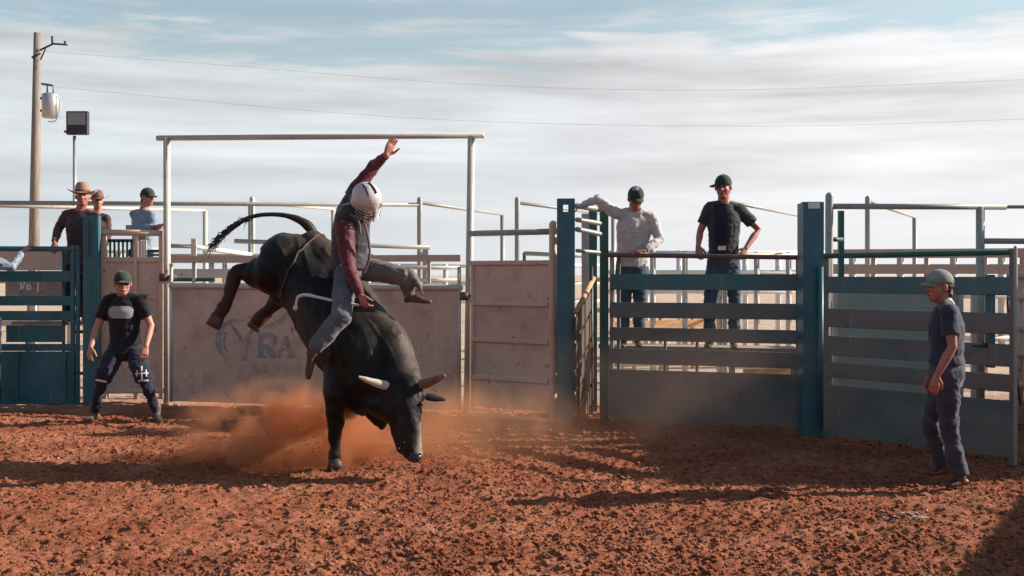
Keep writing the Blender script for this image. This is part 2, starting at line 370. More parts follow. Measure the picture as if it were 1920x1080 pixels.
def ground():
    ys = [-40, -20, -8, 0, 3]
    y = 5.2
    while y < 15.5: ys.append(y); y += 0.0105 * (y/6.0)**1.1
    while y < 40: ys.append(y); y *= 1.03
    ys += [50, 70, 100, 160, 300, 600, 1200, 2500]
    xs = [-2500, -900, -300, -100, -40, -20, -12] + list(np.arange(-7.6, 7.6, 0.021)) + [9, 12, 20, 40, 100, 300, 900, 2500]
    ys = np.array(ys, np.float32); xs = np.array(xs, np.float32)
    X, Yg = np.meshgrid(xs, ys)
    amp = np.clip((Yg-4.5)/1.0, 0, 1)*np.clip((16-Yg)/2.5, 0, 1)*np.clip((8.5-np.abs(X))/0.8, 0, 1)
    Z = gheight(X, Yg)*amp
    nx, ny = len(xs), len(ys)
    co = np.stack([X, Yg, Z], -1).reshape(-1, 3)
    idx = np.arange(nx*ny).reshape(ny, nx)
    q = np.stack([idx[:-1,:-1], idx[:-1,1:], idx[1:,1:], idx[1:,:-1]], -1).reshape(-1, 4)
    me = bpy.data.meshes.new('arena_ground')
    me.vertices.add(len(co)); me.vertices.foreach_set('co', co.astype(np.float32).ravel())
    me.loops.add(q.size); me.loops.foreach_set('vertex_index', q.astype(np.int32).ravel())
    me.polygons.add(len(q)); me.polygons.foreach_set('loop_start', np.arange(0, q.size, 4, dtype=np.int32))
    me.update(); me.validate()
    me.polygons.foreach_set('use_smooth', [True]*len(me.polygons))
    m = bpy.data.materials.new('red_arena_dirt'); m.use_nodes = True
    n = m.node_tree.nodes; l = m.node_tree.links; b = n['Principled BSDF']; b.inputs['Roughness'].default_value = 0.95; b.inputs['Specular IOR Level'].default_value = 0.15
    t = n.new('ShaderNodeTexCoord'); s = n.new('ShaderNodeSeparateXYZ'); l.new(t.outputs['Object'], s.inputs[0])
    def nz(scale, det=6, rough=.6):
        k = n.new('ShaderNodeTexNoise'); k.inputs['Scale'].default_value = scale; k.inputs['Detail'].default_value = det; k.inputs['Roughness'].default_value = rough
        l.new(t.outputs['Object'], k.inputs['Vector']); return k.outputs['Fac']
    def ramp(src, stops):
        r = n.new('ShaderNodeValToRGB'); l.new(src, r.inputs[0]); e = r.color_ramp.elements
        e[0].position, e[0].color = stops[0][0], (*stops[0][1], 1); e[1].position, e[1].color = stops[-1][0], (*stops[-1][1], 1)
        for p, c in stops[1:-1]:
            q = e.new(p); q.color = (*c, 1)
        return r.outputs[0]
    c1 = ramp(nz(1.3, 5), [(0.3, (0.29, 0.090, 0.046)), (0.5, (0.39, 0.142, 0.078)), (0.72, (0.50, 0.21, 0.125))])
    c2 = ramp(nz(26, 8, .7), [(0.32, (0.45, 0.36, 0.32)), (0.5, (0.95, 0.93, 0.92)), (0.72, (1.35, 1.35, 1.3))])
    mul = n.new('ShaderNodeMix'); mul.data_type = 'RGBA'; mul.blend_type = 'MULTIPLY'; mul.inputs['Factor'].default_value = 1
    l.new(c1, mul.inputs['A']); l.new(c2, mul.inputs['B'])
    # greenish-brown manure tint patches
    mp = n.new('ShaderNodeMix'); mp.data_type = 'RGBA'; mr = n.new('ShaderNodeMapRange'); mr.inputs['From Min'].default_value = .55; mr.inputs['From Max'].default_value = .72; mr.inputs['To Max'].default_value = .55
    l.new(nz(2.1, 6), mr.inputs['Value']); l.new(mr.outputs[0], mp.inputs['Factor']); l.new(mul.outputs['Result'], mp.inputs['A']); mp.inputs['B'].default_value = (0.20, 0.115, 0.055, 1)
    # paler ground colour behind the arena fence
    far = n.new('ShaderNodeMapRange'); far.inputs['From Min'].default_value = 14.2; far.inputs['From Max'].default_value = 16.5
    wob = n.new('ShaderNodeMath'); wob.operation = 'MULTIPLY_ADD'; l.new(nz(.6, 4), wob.inputs[0]); wob.inputs[1].default_value = 2.0; l.new(s.outputs[1], wob.inputs[2])
    l.new(wob.outputs[0], far.inputs['Value'])
    pale = ramp(nz(.9, 7), [(0.3, (0.46, 0.31, 0.22)), (0.7, (0.66, 0.52, 0.41))])
    mx = n.new('ShaderNodeMix'); mx.data_type = 'RGBA'; l.new(far.outputs[0], mx.inputs['Factor']); l.new(mp.outputs['Result'], mx.inputs['A']); l.new(pale, mx.inputs['B'])
    l.new(mx.outputs['Result'], b.inputs['Base Color'])
    bp = n.new('ShaderNodeBump'); bp.inputs['Strength'].default_value = .9; bp.inputs['Distance'].default_value = .03; l.new(nz(75, 8, .72), bp.inputs['Height']); l.new(bp.outputs[0], b.inputs['Normal'])
    me.materials.append(m)
    o = bpy.data.objects.new('arena_ground', me); COL.objects.link(o); tag(o, kind='structure'); WL[o.name] = V(0, 0, 0)
    return m
GM = ground()
def G(x, y):
    return float(gheight(np.array([x]), np.array([y]))[0])

# loose clods of dirt
def clods():
    bm = bmesh.new(); bmesh.ops.create_icosphere(bm, subdivisions=1, radius=1.0)
    base = np.array([v.co[:] for v in bm.verts], np.float32); fs = np.array([[v.index for v in f.verts] for f in bm.faces], np.int32); bm.free()
    n = 64000
    py = 560 + 0 * rng.random(n)
    Yc = 5.6 + (rng.random(n)**1.35)*7.5
    Xc = (rng.random(n)-.5)*2*(Yc*0.52)
    keep = vnoise(Xc, Yc, .8, 21)+.12*rng.standard_normal(n) > -.42
    Xc, Yc = Xc[keep], Yc[keep]; n = len(Xc)
    r = 0.0032 + 0.015*rng.random(n)**6.0 + 0.003*rng.random(n)
    Zc = gheight(Xc, Yc) + r*0.25
    a = rng.random(n)*6.28
    jit = 1 + .30*rng.standard_normal((n, len(base), 1)).astype(np.float32)
    v = base[None]*jit*r[:, None, None]*np.array([1.25, 1.0, .75])
    ca, sa = np.cos(a)[:, None], np.sin(a)[:, None]
    vx = v[..., 0]*ca - v[..., 1]*sa + Xc[:, None]; vy = v[..., 0]*sa + v[..., 1]*ca + Yc[:, None]; vz = v[..., 2] + Zc[:, None]
    co = np.stack([vx, vy, vz], -1).reshape(-1, 3)
    f = (fs[None] + (np.arange(n)*len(base))[:, None, None]).reshape(-1, 3)
    me = bpy.data.meshes.new('dirt_clods'); me.vertices.add(len(co)); me.vertices.foreach_set('co', co.astype(np.float32).ravel())
    me.loops.add(f.size); me.loops.foreach_set('vertex_index', f.astype(np.int32).ravel())
    me.polygons.add(len(f)); me.polygons.foreach_set('loop_start', np.arange(0, f.size, 3, dtype=np.int32)); me.update(); me.validate()
    me.materials.append(GM)
    o = bpy.data.objects.new('dirt_clods', me); COL.objects.link(o); tag(o, 'loose crumbled red dirt clods over the arena floor', 'dirt clods', kind='stuff')
clods()
def scraps():
    mb = MB()
    for i in range(26):
        px = random.gauss(1705, 26); py = random.gauss(966, 4)
        Y = CAMZ*F/(py-HY); x = (px-960)/F*Y; z = G(x, Y)+.012
        a = random.random()*3.1; l = random.uniform(.012, .045); w_ = random.uniform(.006, .016)
        d = V(math.cos(a), math.sin(a)*.6, random.uniform(-.3, .5))*l; q = V(-math.sin(a), math.cos(a), .4)*w_
        c = V(x, Y, z); mb.ell(c, d, q, V(0, 0, .004), 8, 4)
    o = mb.build('straw_litter', M['wood']); tag(o, 'pale scraps of straw lying on the dirt at the right', 'straw', kind='stuff')
scraps()

# ------------------------------------------------------------------ fence helpers
class Line:
    def __init__(s, pxL, YL, pxR, YR):
        s.A = V((pxL-960)/F*YL, YL); s.B = V((pxR-960)/F*YR, YR)
    def xy(s, px):
        k = (px-960)/F; d = s.B - s.A
        t = (k*s.A.y - s.A.x)/(d.x - k*d.y)
        return s.A + d*t
    def pt(s, px, py):
        q = s.xy(px); return V(q.x, q.y, CAMZ-(py-HY)/F*q.y)
    def z(s, px, py): return s.pt(px, py).z
def pz(q, z): return V(q.x, q.y, z)
def toward(q, d):   # shift a plan point towards the viewer
    q = Vector((q.x, q.y)); return q - Vector((0, d))

# ============ LEFT: teal chute gate ==========
GL = Line(-60, 14.0, 150, 14.0)
t = thing('chute_gate', pz(GL.xy(50), 0), 'teal slatted chute gate with a solid lower sheet, under the cowboy hat man', 'gate')
zf = lambda py, Y=14.0: CAMZ-(py-HY)/F*Y
MB().tube([pz(GL.xy(-60), zf(466)), pz(GL.xy(139), zf(467))], .036, round_ends=True).build('top_rail', M['teal_gate'], t, True)
for a, b in ((508, 528), (555, 573), (583, 601)):
    MB().slab(GL.xy(-60), GL.xy(143), zf(b), zf(a), .03, bev=.004).build('slat', M['teal_gate'], t)
MB().slab(GL.xy(8), GL.xy(118), zf(642), zf(610), .03, -.05, bev=.004).build('slat', M['teal_gate'], t)
MB().slab(GL.xy(-60), GL.xy(143), zf(658), zf(645), .06, .012, bev=.01).build('cross_beam', M['teal_gate'], t)
MB().slab(GL.xy(-60), GL.xy(143), .04, zf(659), .02, 0).build('lower_panel', M['teal'], t)
for px in (32, 122):
    MB().slab(GL.xy(px-3), GL.xy(px+3), .05, zf(660), .03, .03).build('rib', M['teal_gate'], t)
MB().slab(GL.xy(-60), GL.xy(143), .0, .039, .05, .015).build('bottom_rail', M['teal_gate'], t)
for px in (137, 146):
    MB().tube([pz(GL.xy(px), .02), pz(GL.xy(px), zf(463))], .028, round_ends=True).build('upright', M['teal_gate'], t, True)
for py in (512, 622, 700):
    MB().tube([pz(GL.xy(140), zf(py)), pz(GL.xy(156), zf(py))], .022).build('hinge', M['darkmetal'], t, True)
for px in (112, 128):
    MB().tube([pz(GL.xy(px)+V(0, .12), .2), pz(GL.xy(px)+V(0, .12), zf(466))], .02).build('back_brace', M['teal_gate'], t, True)
q = GL.xy(170)
t = thing('chute_post', pz(q, 0), 'tall teal steel post between the teal chute gate and the beige chute', 'post')
MB().slab(GL.xy(157), GL.xy(184), 0, zf(404), .13, .03, bev=.01).build('column', M['teal'], t)
MB().slab(GL.xy(164), GL.xy(169), zf(480), zf(414), .02, .052).build('edge_flange', M['green'], t)
MB().slab(GL.xy(179), GL.xy(184), .1, zf(414), .02, .052).build('edge_flange', M['teal'], t)

# ============ beige chute behind the bullfighter ==========
BL = Line(190, 14.15, 306, 14.15)
t = thing('beige_chute', pz(BL.xy(250), 0), 'beige steel chute side with two barred openings behind the crouching bullfighter', 'chute')
zb = lambda py: zf(py, 14.15)
MB().slab(BL.xy(192), BL.xy(304), .12, zb(487), .03, -.02).build('panel', M['beige_panel'], t)
MB().tube([pz(BL.xy(190), zb(436)), pz(BL.xy(306), zb(437))], .042).build('top_rail', M['beige'], t, True)
MB().slab(BL.xy(190), BL.xy(306), zb(492), zb(482), .05, .0, bev=.008).build('mid_rail', M['beige'], t)
MB().slab(BL.xy(194), BL.xy(306), zb(560), zb(556), .02, .0).build('rib', M['beige'], t)
MB().slab(BL.xy(194), BL.xy(306), zb(737), zb(728), .06, .03, bev=.01).build('bottom_rail', M['beige'], t)
for px, wd in ((194, 4), (254, 3), (302, 4)):
    MB().slab(BL.xy(px-wd), BL.xy(px+wd), 0.05, zb(434), .06, .012, bev=.01).build('upright', M['beige'], t)
for px in list(range(205, 250, 8)) + [262, 267, 272]:
    MB().slab(BL.xy(px-1.7), BL.xy(px+1.7), zb(482), zb(450), .02, -.02).build('window_bar', M['white'] if px > 255 else M['green'], t)
MB().slab(BL.xy(200), BL.xy(250), zb(454), zb(448), .02, -.02).build('window_rail', M['green'], t)
MB().slab(BL.xy(275), BL.xy(298), zb(473), zb(468), .02, -.02).build('window_rail', M['darkmetal'], t)
MB().slab(BL.xy(275), BL.xy(298), zb(480), zb(476), .02, -.02).build('window_rail', M['green'], t)
MB().slab(BL.xy(205), BL.xy(252), zb(433), zb(418), .03, -.6).build('back_board', M['palegreen'], t)

# ============ gateway arch ==========
t = thing('gateway_arch', (-4.5, 14.1, 0), 'tall pale pipe arch over the bull, with a long crossbar', 'arch')
AL = Line(313, 14.1, 884, 13.1)
p0, p1 = AL.pt(313, 258), AL.pt(884, 255)
b0, b1 = AL.xy(313), AL.xy(876)
MB().tube([pz(b0, 0), p0], .046, 16).build('post', M['pipe'], t, True)
MB().tube([pz(b1, 0), p1], .046, 16).build('post', M['pipe'], t, True)
e0, e1 = AL.pt(295, 259), AL.pt(908, 254)
MB().tube([e0, e1], .036, 16).build('crossbar', M['pipe'], t, True)
for px, py in ((313, 520), (876, 555)):
    c = AL.pt(px, py)
    MB().tube([c+V(-.03, 0, .05), c+V(-.03, 0, -.05)], .07).tube([c+V(0, -.02, 0), c+V(.13, -.02, 0)], .035).build('hinge', M['rust'], t, True)

# ============ solid arena gate with the crest ==========
PL = Line(322, 14.02, 862, 13.1)
t = thing('solid_arena_gate', pz(PL.xy(590), 0), 'wide solid dusty beige gate with a faded crest, behind the bull', 'gate')
zt = lambda px, py: PL.z(px, py)
MB().slab(PL.xy(322), PL.xy(862), .07, zt(322, 541), .02).build('sheet', M['beige_panel'], t)
MB().tube([pz(PL.xy(322), zt(322, 536)), pz(PL.xy(862), zt(322, 538))], .042, round_ends=True).build('top_rail', M['pipe'], t, True)
MB().slab(PL.xy(322), PL.xy(862), .04, .069, .05, .01).build('bottom_rail', M['beige'], t)
for px in (321, 861):
    MB().tube([pz(PL.xy(px), .03), pz(PL.xy(px), zt(322, 494) if px < 400 else zt(861, 500))], .024).build('end_post', M['pipe'], t, True)
MB().slab(PL.xy(322), PL.xy(862), zt(322, 492), zt(322, 480), .04).build('upper_rail', M['beige'], t)
for px in (362, 470, 803):
    MB().slab(PL.xy(px-3), PL.xy(px+3), zt(322, 530), zt(322, 491), .025, -.02).build('picket', M['pipe'], t)
MB().slab(PL.xy(322), PL.xy(400), zt(322, 528), zt(322, 521), .02, -.03).build('brace_bar', M['green'], t)
# crest and lettering (flat paint on the sheet)
def on_panel(line, pts, off=.004):
    d = (line.B-line.A).normalized(); n = Vector((d.y, -d.x))
    out_ = []
    for px, py in pts:
        p = line.pt(px, py); out_.append(V(p.x+n.x*off, p.y+n.y*off, p.z))
    return out_
def strip(line, cpts, ws, off=.004):
    Lp, Rp = [], []
    for i, (x, y) in enumerate(cpts):
        x0, y0 = cpts[max(i-1, 0)]; x1, y1 = cpts[min(i+1, len(cpts)-1)]
        dx, dy = x1-x0, y1-y0; ll = math.hypot(dx, dy); nx, ny = -dy/ll, dx/ll; w_ = ws[i]
        Lp.append((x+nx*w_, y+ny*w_)); Rp.append((x-nx*w_, y-ny*w_))
    a = on_panel(line, Lp, off); b = on_panel(line, Rp, off); n = len(a)
    return a+b, [(i, i+1, n+i+1, n+i) for i in range(n-1)]
def poly(line, pts, off=.004):
    return on_panel(line, pts, off), [tuple(range(len(pts)))]
cr = MB()
arc = [(452+43*math.cos(R(a)), 640+43*math.sin(R(a))) for a in range(130, 262, 8)]
cr.add(*strip(PL, arc, [1+4.0*math.sin(math.pi*i/(len(arc)-1)) for i in range(len(arc))]))
arc2 = [(456+36*math.cos(R(a)), 640+36*math.sin(R(a))) for a in range(140, 215, 8)]
cr.add(*strip(PL, arc2, [.6+1.2*math.sin(math.pi*i/(len(arc2)-1)) for i in range(len(arc2))]))
cr.build('crest_ring', M['logo_blue'], t)
hd = MB()
hd.add(*strip(PL, [(432, 606), (440, 618), (450, 632), (456, 650), (457, 676)], [2, 3, 4, 6, 4.5]))
hd.add(*strip(PL, [(480, 606), (474, 618), (464, 632), (459, 650), (458, 676)], [2, 3, 4, 4, 4.5], .006))
hd.add(*strip(PL, [(436, 640), (446, 644)], [3, 4], .005)); hd.add(*strip(PL, [(466, 642), (472, 645)], [4, 2.5], .008))
hd.add(*strip(PL, [(440, 603), (452, 600), (464, 603)], [1.5, 2, 1.5], .006))
hd.add(*strip(PL, [(488, 612), (506, 612), (524, 604), (536, 592), (541, 582)], [1, 4.5, 5.5, 4.5, 2.5]))
hd.build('steer_head_mark', M['logo_brown'], t)
def letter_R(m, x, y, w_, h, th, line, off):
    m.add(*poly(line, [(x, y), (x+th, y), (x+th, y+h), (x, y+h)], off))
    m.add(*poly(line, [(x-3, y+h-3), (x+th+3, y+h-3), (x+th+3, y+h), (x-3, y+h)], off+.0015))
    m.add(*poly(line, [(x-3, y), (x+th, y), (x+th, y+3), (x-3, y+3)], off+.0015))
    r = h*.27
    bow = [(x+th+ (w_-th-r)*1.0 + r*math.cos(R(a)), y+r+r*math.sin(R(a))) for a in range(-90, 91, 15)]
    m.add(*strip(line, [(x+th, y+th*.3)]+[(a, b+th*.3-th*.3*((b-y)/(2*r))) for a, b in bow]+[(x+th, y+2*r)], [th*.35]*(len(bow)+2), off+.003))
    m.add(*strip(line, [(x+w_*.45, y+2*r), (x+w_*.98, y+h)], [th*.5, th*.5], off+.0045))
def letter_A(m, x, y, w_, h, th, line, off):
    m.add(*strip(line, [(x+w_/2, y), (x+2, y+h)], [th*.35, th*.35], off))
    m.add(*strip(line, [(x+w_/2, y), (x+w_-3, y+h)], [th*.6, th*.6], off+.0015))
    m.add(*poly(line, [(x+w_*.25, y+h*.6), (x+w_*.78, y+h*.6), (x+w_*.78, y+h*.68), (x+w_*.25, y+h*.68)], off+.003))
    for q in (x-2, x+w_-9):
        m.add(*poly(line, [(q, y+h-3), (q+11, y+h-3), (q+11, y+h), (q, y+h)], off+.0045))
lt = MB(); letter_R(lt, 484, 624, 32, 46, 10, PL, .004); lt.build('letter', M['logo_blue'], t)
lt = MB(); letter_A(lt, 520, 630, 30, 40, 8, PL, .004); lt.build('letter', M['logo_brown'], t)
lt = MB()
for i, ch in enumerate('RANCH'):
    x = 474+i*19
    if ch == 'R': letter_R(lt, x, 684, 11, 14, 3.4, PL, .004)
    elif ch == 'A': letter_A(lt, x, 684, 12, 14, 3.4, PL, .004)
    elif ch == 'N': lt.add(*strip(PL, [(x, 698), (x, 684)], [1.4]*2)); lt.add(*strip(PL, [(x, 684), (x+9, 698)], [1.4]*2, .0055)); lt.add(*strip(PL, [(x+9, 698), (x+9, 684)], [1.4]*2, .007))
    elif ch == 'C': lt.add(*strip(PL, [(x+10, 687), (x+5, 684), (x+1, 691), (x+5, 698), (x+10, 695)], [1.5]*5))
    else: lt.add(*strip(PL, [(x, 698), (x, 684)], [1.4]*2)); lt.add(*strip(PL, [(x+10, 698), (x+10, 684)], [1.4]*2)); lt.add(*strip(PL, [(x, 691), (x+10, 691)], [1.4]*2, .0055))
lt.add(*strip(PL, [(468, 703), (564, 703)], [1.3, 1.3]))
lt.build('small_lettering', M['logo_faint'], t)

# ============ ribbed beige panel right of the arch ==========
RL = Line(884, 13.0, 1038, 12.35)
t = thing('ribbed_panel_section', pz(RL.xy(955), 0), 'dusty beige sheet panel with four cross ribs, beside the blue post with the square hole', 'fence panel')
rz = lambda px, py: RL.z(px, py)
MB().slab(RL.xy(886), RL.xy(1030), .10, rz(886, 496), .02, -.01).build('sheet', M['beige_panel'], t)
MB().slab(RL.xy(882), RL.xy(1030), rz(886, 498), rz(886, 489), .05, .02, bev=.012).build('top_rail', M['beige'], t)
MB().tube([pz(RL.xy(880), rz(886, 438)), pz(RL.xy(1036), rz(886, 438))], .036).build('high_rail', M['pipe_grey'], t, True)
for py in (568, 636, 706, 776):
    MB().slab(RL.xy(884), RL.xy(1028), rz(886, py+5), rz(886, py-4), .045, .02, bev=.012).build('rib', M['beige'], t)
MB().tube([pz(RL.xy(1037), 0), pz(RL.xy(1037), rz(1037, 421))], .047, 16, round_ends=True).build('end_post', M['beige'], t, True)
MB().tube([pz(RL.xy(886), .05), pz(RL.xy(886), rz(886, 490))], .022).build('end_post', M['beige'], t, True)
MB().tube([toward(RL.xy(892), .12).to_3d()+V(0, 0, RL.z(892, 660)), toward(RL.xy(970), .35).to_3d()+V(0, 0, .03)], .009).build('slanted_rod', M['pipe'], t, True)

# ============ blue posts ==========
def blue_post(pxa, pxb, Y, top_py, label, hole, name='blue_post'):
    ln = Line(pxa, Y, pxb, Y); z1 = zf(top_py, Y)
    t = thing(name, pz(ln.xy((pxa+pxb)/2), 0), label, 'post', 'blue gate posts')
    mb = MB(); W = pxb-pxa
    if hole:   # face plate with a square hole near the top
        h0, h1 = zf(top_py+25, Y), zf(top_py+12, Y)
        mb.slab(ln.xy(pxa), ln.xy(pxb), 0, h0, .012, .0)
        mb.slab(ln.xy(pxa), ln.xy(pxa+W*.33), h0, h1, .012, .0)
        mb.slab(ln.xy(pxa+W*.62), ln.xy(pxb), h0, h1, .012, .0)
        mb.slab(ln.xy(pxa), ln.xy(pxb), h1, z1, .012, .0)
        mb.build('face_plate', M['teal'], t)
    else:
        mb.slab(ln.xy(pxa), ln.xy(pxb), 0, z1, .09, .0, bev=.01).build('face_plate', M['teal'], t)
        MB().slab(ln.xy(pxa+9), ln.xy(pxb-8), zf(top_py+13, Y), zf(top_py+2, Y), .004, .008).build('tag_plate', M['white'], t)
    for a in (pxa, pxb-3):
        MB().slab(ln.xy(a), ln.xy(a+3), 0, z1-(.002 if hole else .01), .14, -.012 if hole else -.09).build('side_flange', M['teal'], t)
    hb = MB().tube([pz(ln.xy(pxb-8), .12)+V(0, -.035, 0), pz(ln.xy(pxb-8), zf(500, Y))+V(0, -.035, 0)], .03, 12)
    if not hole: hb.build('hinge_pipe', M['teal'], t, True)
    for py in (568, 700) if not hole else (600,):
        MB().slab(ln.xy(pxb-5), ln.xy(pxb+3), zf(py+18, Y), zf(py, Y), .03, .05).build('latch_plate', M['darkmetal'], t)
    return t
blue_post(1045, 1078, 12.1, 372, 'blue steel post with a square hole, left of the slatted alley fence', True)
blue_post(1506, 1545, 11.15, 378, 'blue steel post with a white tag, where the two grey slatted gates meet', False)

# ============ alley side behind the first blue post ==========
SL = Line(1084, 12.15, 1108, 13.0)
t = thing('sorting_panel', pz(SL.xy(1092), 0), 'narrow side panel of brown boards gapped to imitate slanting sun stripes, behind the blue post with the square hole', 'fence panel')
sun_stripes = [(593, 535), (643, 574), (698, 626), (739, 672), (780, 713), (822, 752)]  # gaps between the boards stand in for slanting sunlight on the panel
for (la, ra), (lb, rb_), in zip(sun_stripes[:-1], sun_stripes[1:]):
    g0, g1 = 4.2, 4.2
    pq = [SL.pt(1080, la+g0), SL.pt(1113, ra+g0), SL.pt(1113, rb_-g1), SL.pt(1080, lb-g1)]
    th_ = V(-.02, .005, 0); vs_ = pq+[p_+th_ for p_ in pq]
    add_mesh('board', vs_, [(0, 1, 2, 3), (7, 6, 5, 4), (0, 4, 5, 1), (1, 5, 6, 2), (2, 6, 7, 3), (3, 7, 4, 0)], M['shadeband'], t)  # stands in for the shade between two sun stripes
MB().tube([SL.pt(1080, 585), SL.pt(1113, 522)], .03).build('top_rail', M['tan'], t, True)
for px in (1084, 1109): MB().tube([pz(SL.xy(px), 0), SL.pt(px, 585 if px < 1100 else 500)], .02).build('upright', M['darkmetal'], t, True)
t = thing('alley_frame', P(1120, 700, 12.9), 'dark green upright frame with pale top pipes, left of the grey shirted man', 'frame')
A0 = P(1133, 386, 12.6); A0g = V(A0.x, A0.y, 0)
MB().slab((A0.x-.05, A0.y), (A0.x+.05, A0.y), 0, A0.z, .06, bev=.008).build('post', M['green'], t)
A1 = P(1112, 390, 13.2)
MB().slab((A1.x-.05, A1.y), (A1.x+.05, A1.y), 0, A1.z, .06, bev=.008).build('post', M['green'], t)
A2 = P(1098, 400, 13.9)
MB().slab((A2.x-.05, A2.y), (A2.x+.06, A2.y), 0, A2.z, .06, bev=.008).build('post', M['pipe_grey'], t)
for pa, pb, r in (((1082, 386), (1132, 394), .034), ((1082, 412), (1132, 420), .028), ((1082, 430), (1132, 440), .03), ((1082, 470), (1132, 474), .022)):
    MB().tube([P(*pa, 12.35), P(*pb, 12.65)], r, round_ends=True).build('pipe', M['pipe_grey'], t, True)
MB().tube([P(1120, 372, 12.7), P(1136, 384, 12.6)], .05, round_ends=True).build('end_cap', M['pipe_grey'], t, True)

# ============ slatted gates ==========
def slat_gate(name, label, ln, pxa, pxb, slats, panel, pipe_py, railmat, extra=None):
    t = thing(name, pz(ln.xy((pxa+pxb)/2), 0), label, 'gate', 'grey slatted arena gates')
    for k, (zb_, zt_) in enumerate(slats):
        o = MB().slab(ln.xy(pxa), ln.xy(pxb), zb_, zt_, .035, 0, bev=.006).build('slat', M['grey_gate' if k else 'teal_slat'], t)
        if not k: o['label'] = 'top slat, still more teal than the others'
    MB().slab(ln.xy(pxa), ln.xy(pxb), panel[0], panel[1], .02, -.005).build('lower_panel', M['grey_gate'], t)
    return t
G1 = Line(1143, 12.2, 1500, 11.5)
t = slat_gate('slatted_gate', 'blue grey slatted gate below the two men leaning on its rail', G1, 1143, 1500,
              [(1.528, 1.706), (1.21, 1.385), (.95, 1.10), (.685, .857)], (.05, .62), 480, M['rust'])
MB().tube([pz(G1.xy(1134), 1.925), pz(G1.xy(1504), 1.885)], .026, round_ends=True).build('top_rail', M['rust'], t, True)
for px, m_ in ((1147, 'pipe_grey'), (1160, 'grey_gate')):
    MB().slab(toward(G1.xy(px-3), -.04), toward(G1.xy(px+3), -.04), .03, 1.90, .04).build('upright', M[m_], t)
for px in (1248, 1308):
    MB().slab(toward(G1.xy(px-2.5), -.05), toward(G1.xy(px+2.5), -.05), .03, 1.0, .03).build('back_brace', M['grey_gate'], t)
MB().slab(toward(G1.xy(1494), -.04), toward(G1.xy(1500), -.04), .03, 1.90, .04).build('upright', M['grey_gate'], t)
G2 = Line(1546, 10.9, 1905, 9.44)
t = slat_gate('slatted_gate', 'grey slatted gate standing open behind the walking man in the sage cap', G2, 1548, 1893,
              [(1.515, 1.68), (1.166, 1.357), (.878, 1.079), (.655, .81)], (.07, .577), 480, M['teal'])
MB().tube([pz(G2.xy(1546), 1.89), pz(G2.xy(1893), 1.90)], .026).build('top_rail', M['green'], t, True)
MB().slab(G2.xy(1893), G2.xy(1902), .0, 1.93, .05, .008, bev=.006).build('end_stile', M['grey_gate'], t)
MB().tube([pz(G2.xy(1904), .02), pz(G2.xy(1904), 1.94)], .016, round_ends=True).build('edge_pipe', M['pipe_grey'], t, True)
MB().slab(toward(G2.xy(1546), -.04), toward(G2.xy(1556), -.04), .03, 1.90, .04).build('upright', M['grey_gate'], t)
MB().slab(toward(G2.xy(1850), -.03), toward(G2.xy(1868), -.03), .86, 1.70, .012).build('strap', M['teal'], t)
c = G2.pt(1842, 650)
MB().tube([c+V(-.1, -.03, .01), c+V(.08, -.03, 0)], .012).tube([c+V(-.02, -.04, .03), c+V(.2, -.01, .0)], .009).build('latch', M['darkmetal'], t, True)

# ============ pale green sheet behind the open gate ==========
t = thing('pale_sheet_wall', P(1650, 700, 13.0), 'flat pale green sheet wall seen through the gaps of the open gate', 'panel')
PG = Line(1568, 13.0, 1835, 13.0)
MB().slab(PG.xy(1568), PG.xy(1800), .1, zf(536, 13), .02).build('sheet', M['palegreen'], t)
for px in (1566, 1802, 1826):
    MB().slab(PG.xy(px-4), PG.xy(px+4), .0, zf(532, 13), .05, .01).build('upright', M['pipe'], t)

# ============ pipe frame behind the open gate ==========
t = thing('overhead_pipe_frame', P(1553, 700, 13.4), 'heavy grey pipe frame rising behind the open gate at the right', 'frame')
def pp(px, py, Y): return P(px, py, Y)
MB().tube([V(pp(1553, 0, 13.4).x, 13.4, 0), pp(1555, 368, 13.4)], .05, 16, round_ends=True).build('post', M['pipe_grey'], t, True)
MB().tube([V(pp(1838, 0, 13.4).x, 13.4, 0), pp(1838, 388, 13.4)], .052, 16).build('post', M['pipe_grey'], t, True)
MB().tube([pp(1560, 387, 13.4), pp(1886, 388, 13.4)], .036, 16).build('top_rail', M['pipe_grey'], t, True)
MB().tube([pp(1886, 388, 13.4), pp(2080, 388, 13.4)], .022).build('thin_rail', M['pipe_grey'], t, True)
MB().tube([pp(1840, 452, 13.4), pp(2080, 453, 13.4)], .036, 16).build('side_rail', M['pipe_grey'], t, True)
MB().slab((pp(1573, 0, 14.2).x, 14.2), (pp(1583, 0, 14.2).x, 14.2), 0, pp(0, 395, 14.2).z, .06).build('green_post', M['green'], t)
MB().tube([pp(1560, 449, 13.9), pp(1578, 449, 14.1)], .03).build('stub', M['darkmetal'], t, True)

# ============ pens: receding high rails ==========
def pen_frame(label, n0, n1, Y0=17.0, Y1=20.8, r=.035, mt='pipe_grey', drop=0.0, extra=()):
    t = thing('pipe_guardrail', V(P(n0[0], 0, Y0).x, Y0, 0), label, 'guardrail', 'high pipe frames over the pens')
    a = P(n0[0], n0[1], Y0); b = P(n1[0], n1[1], Y1)
    MB().tube([a, b], r*.8).build('top_rail', M[mt], t, True)
    MB().tube([V(a.x, a.y, 0), a+V(0, 0, .05)], r*1.25, round_ends=True).build('post', M[mt], t, True)
    MB().tube([V(b.x, b.y, 0), b], r*1.25).build('post', M[mt], t, True)
    return t
pen_frame('high pipe frame whose rail drops away right of the raised boot of the rider', (787, 380), (942, 402))
pen_frame('high pipe frame just left of the blue post with the square hole', (970, 380), (1150, 403))
pen_frame('high pipe frame dropping behind the bull tail', (473, 379), (625, 392), mt='pipe')
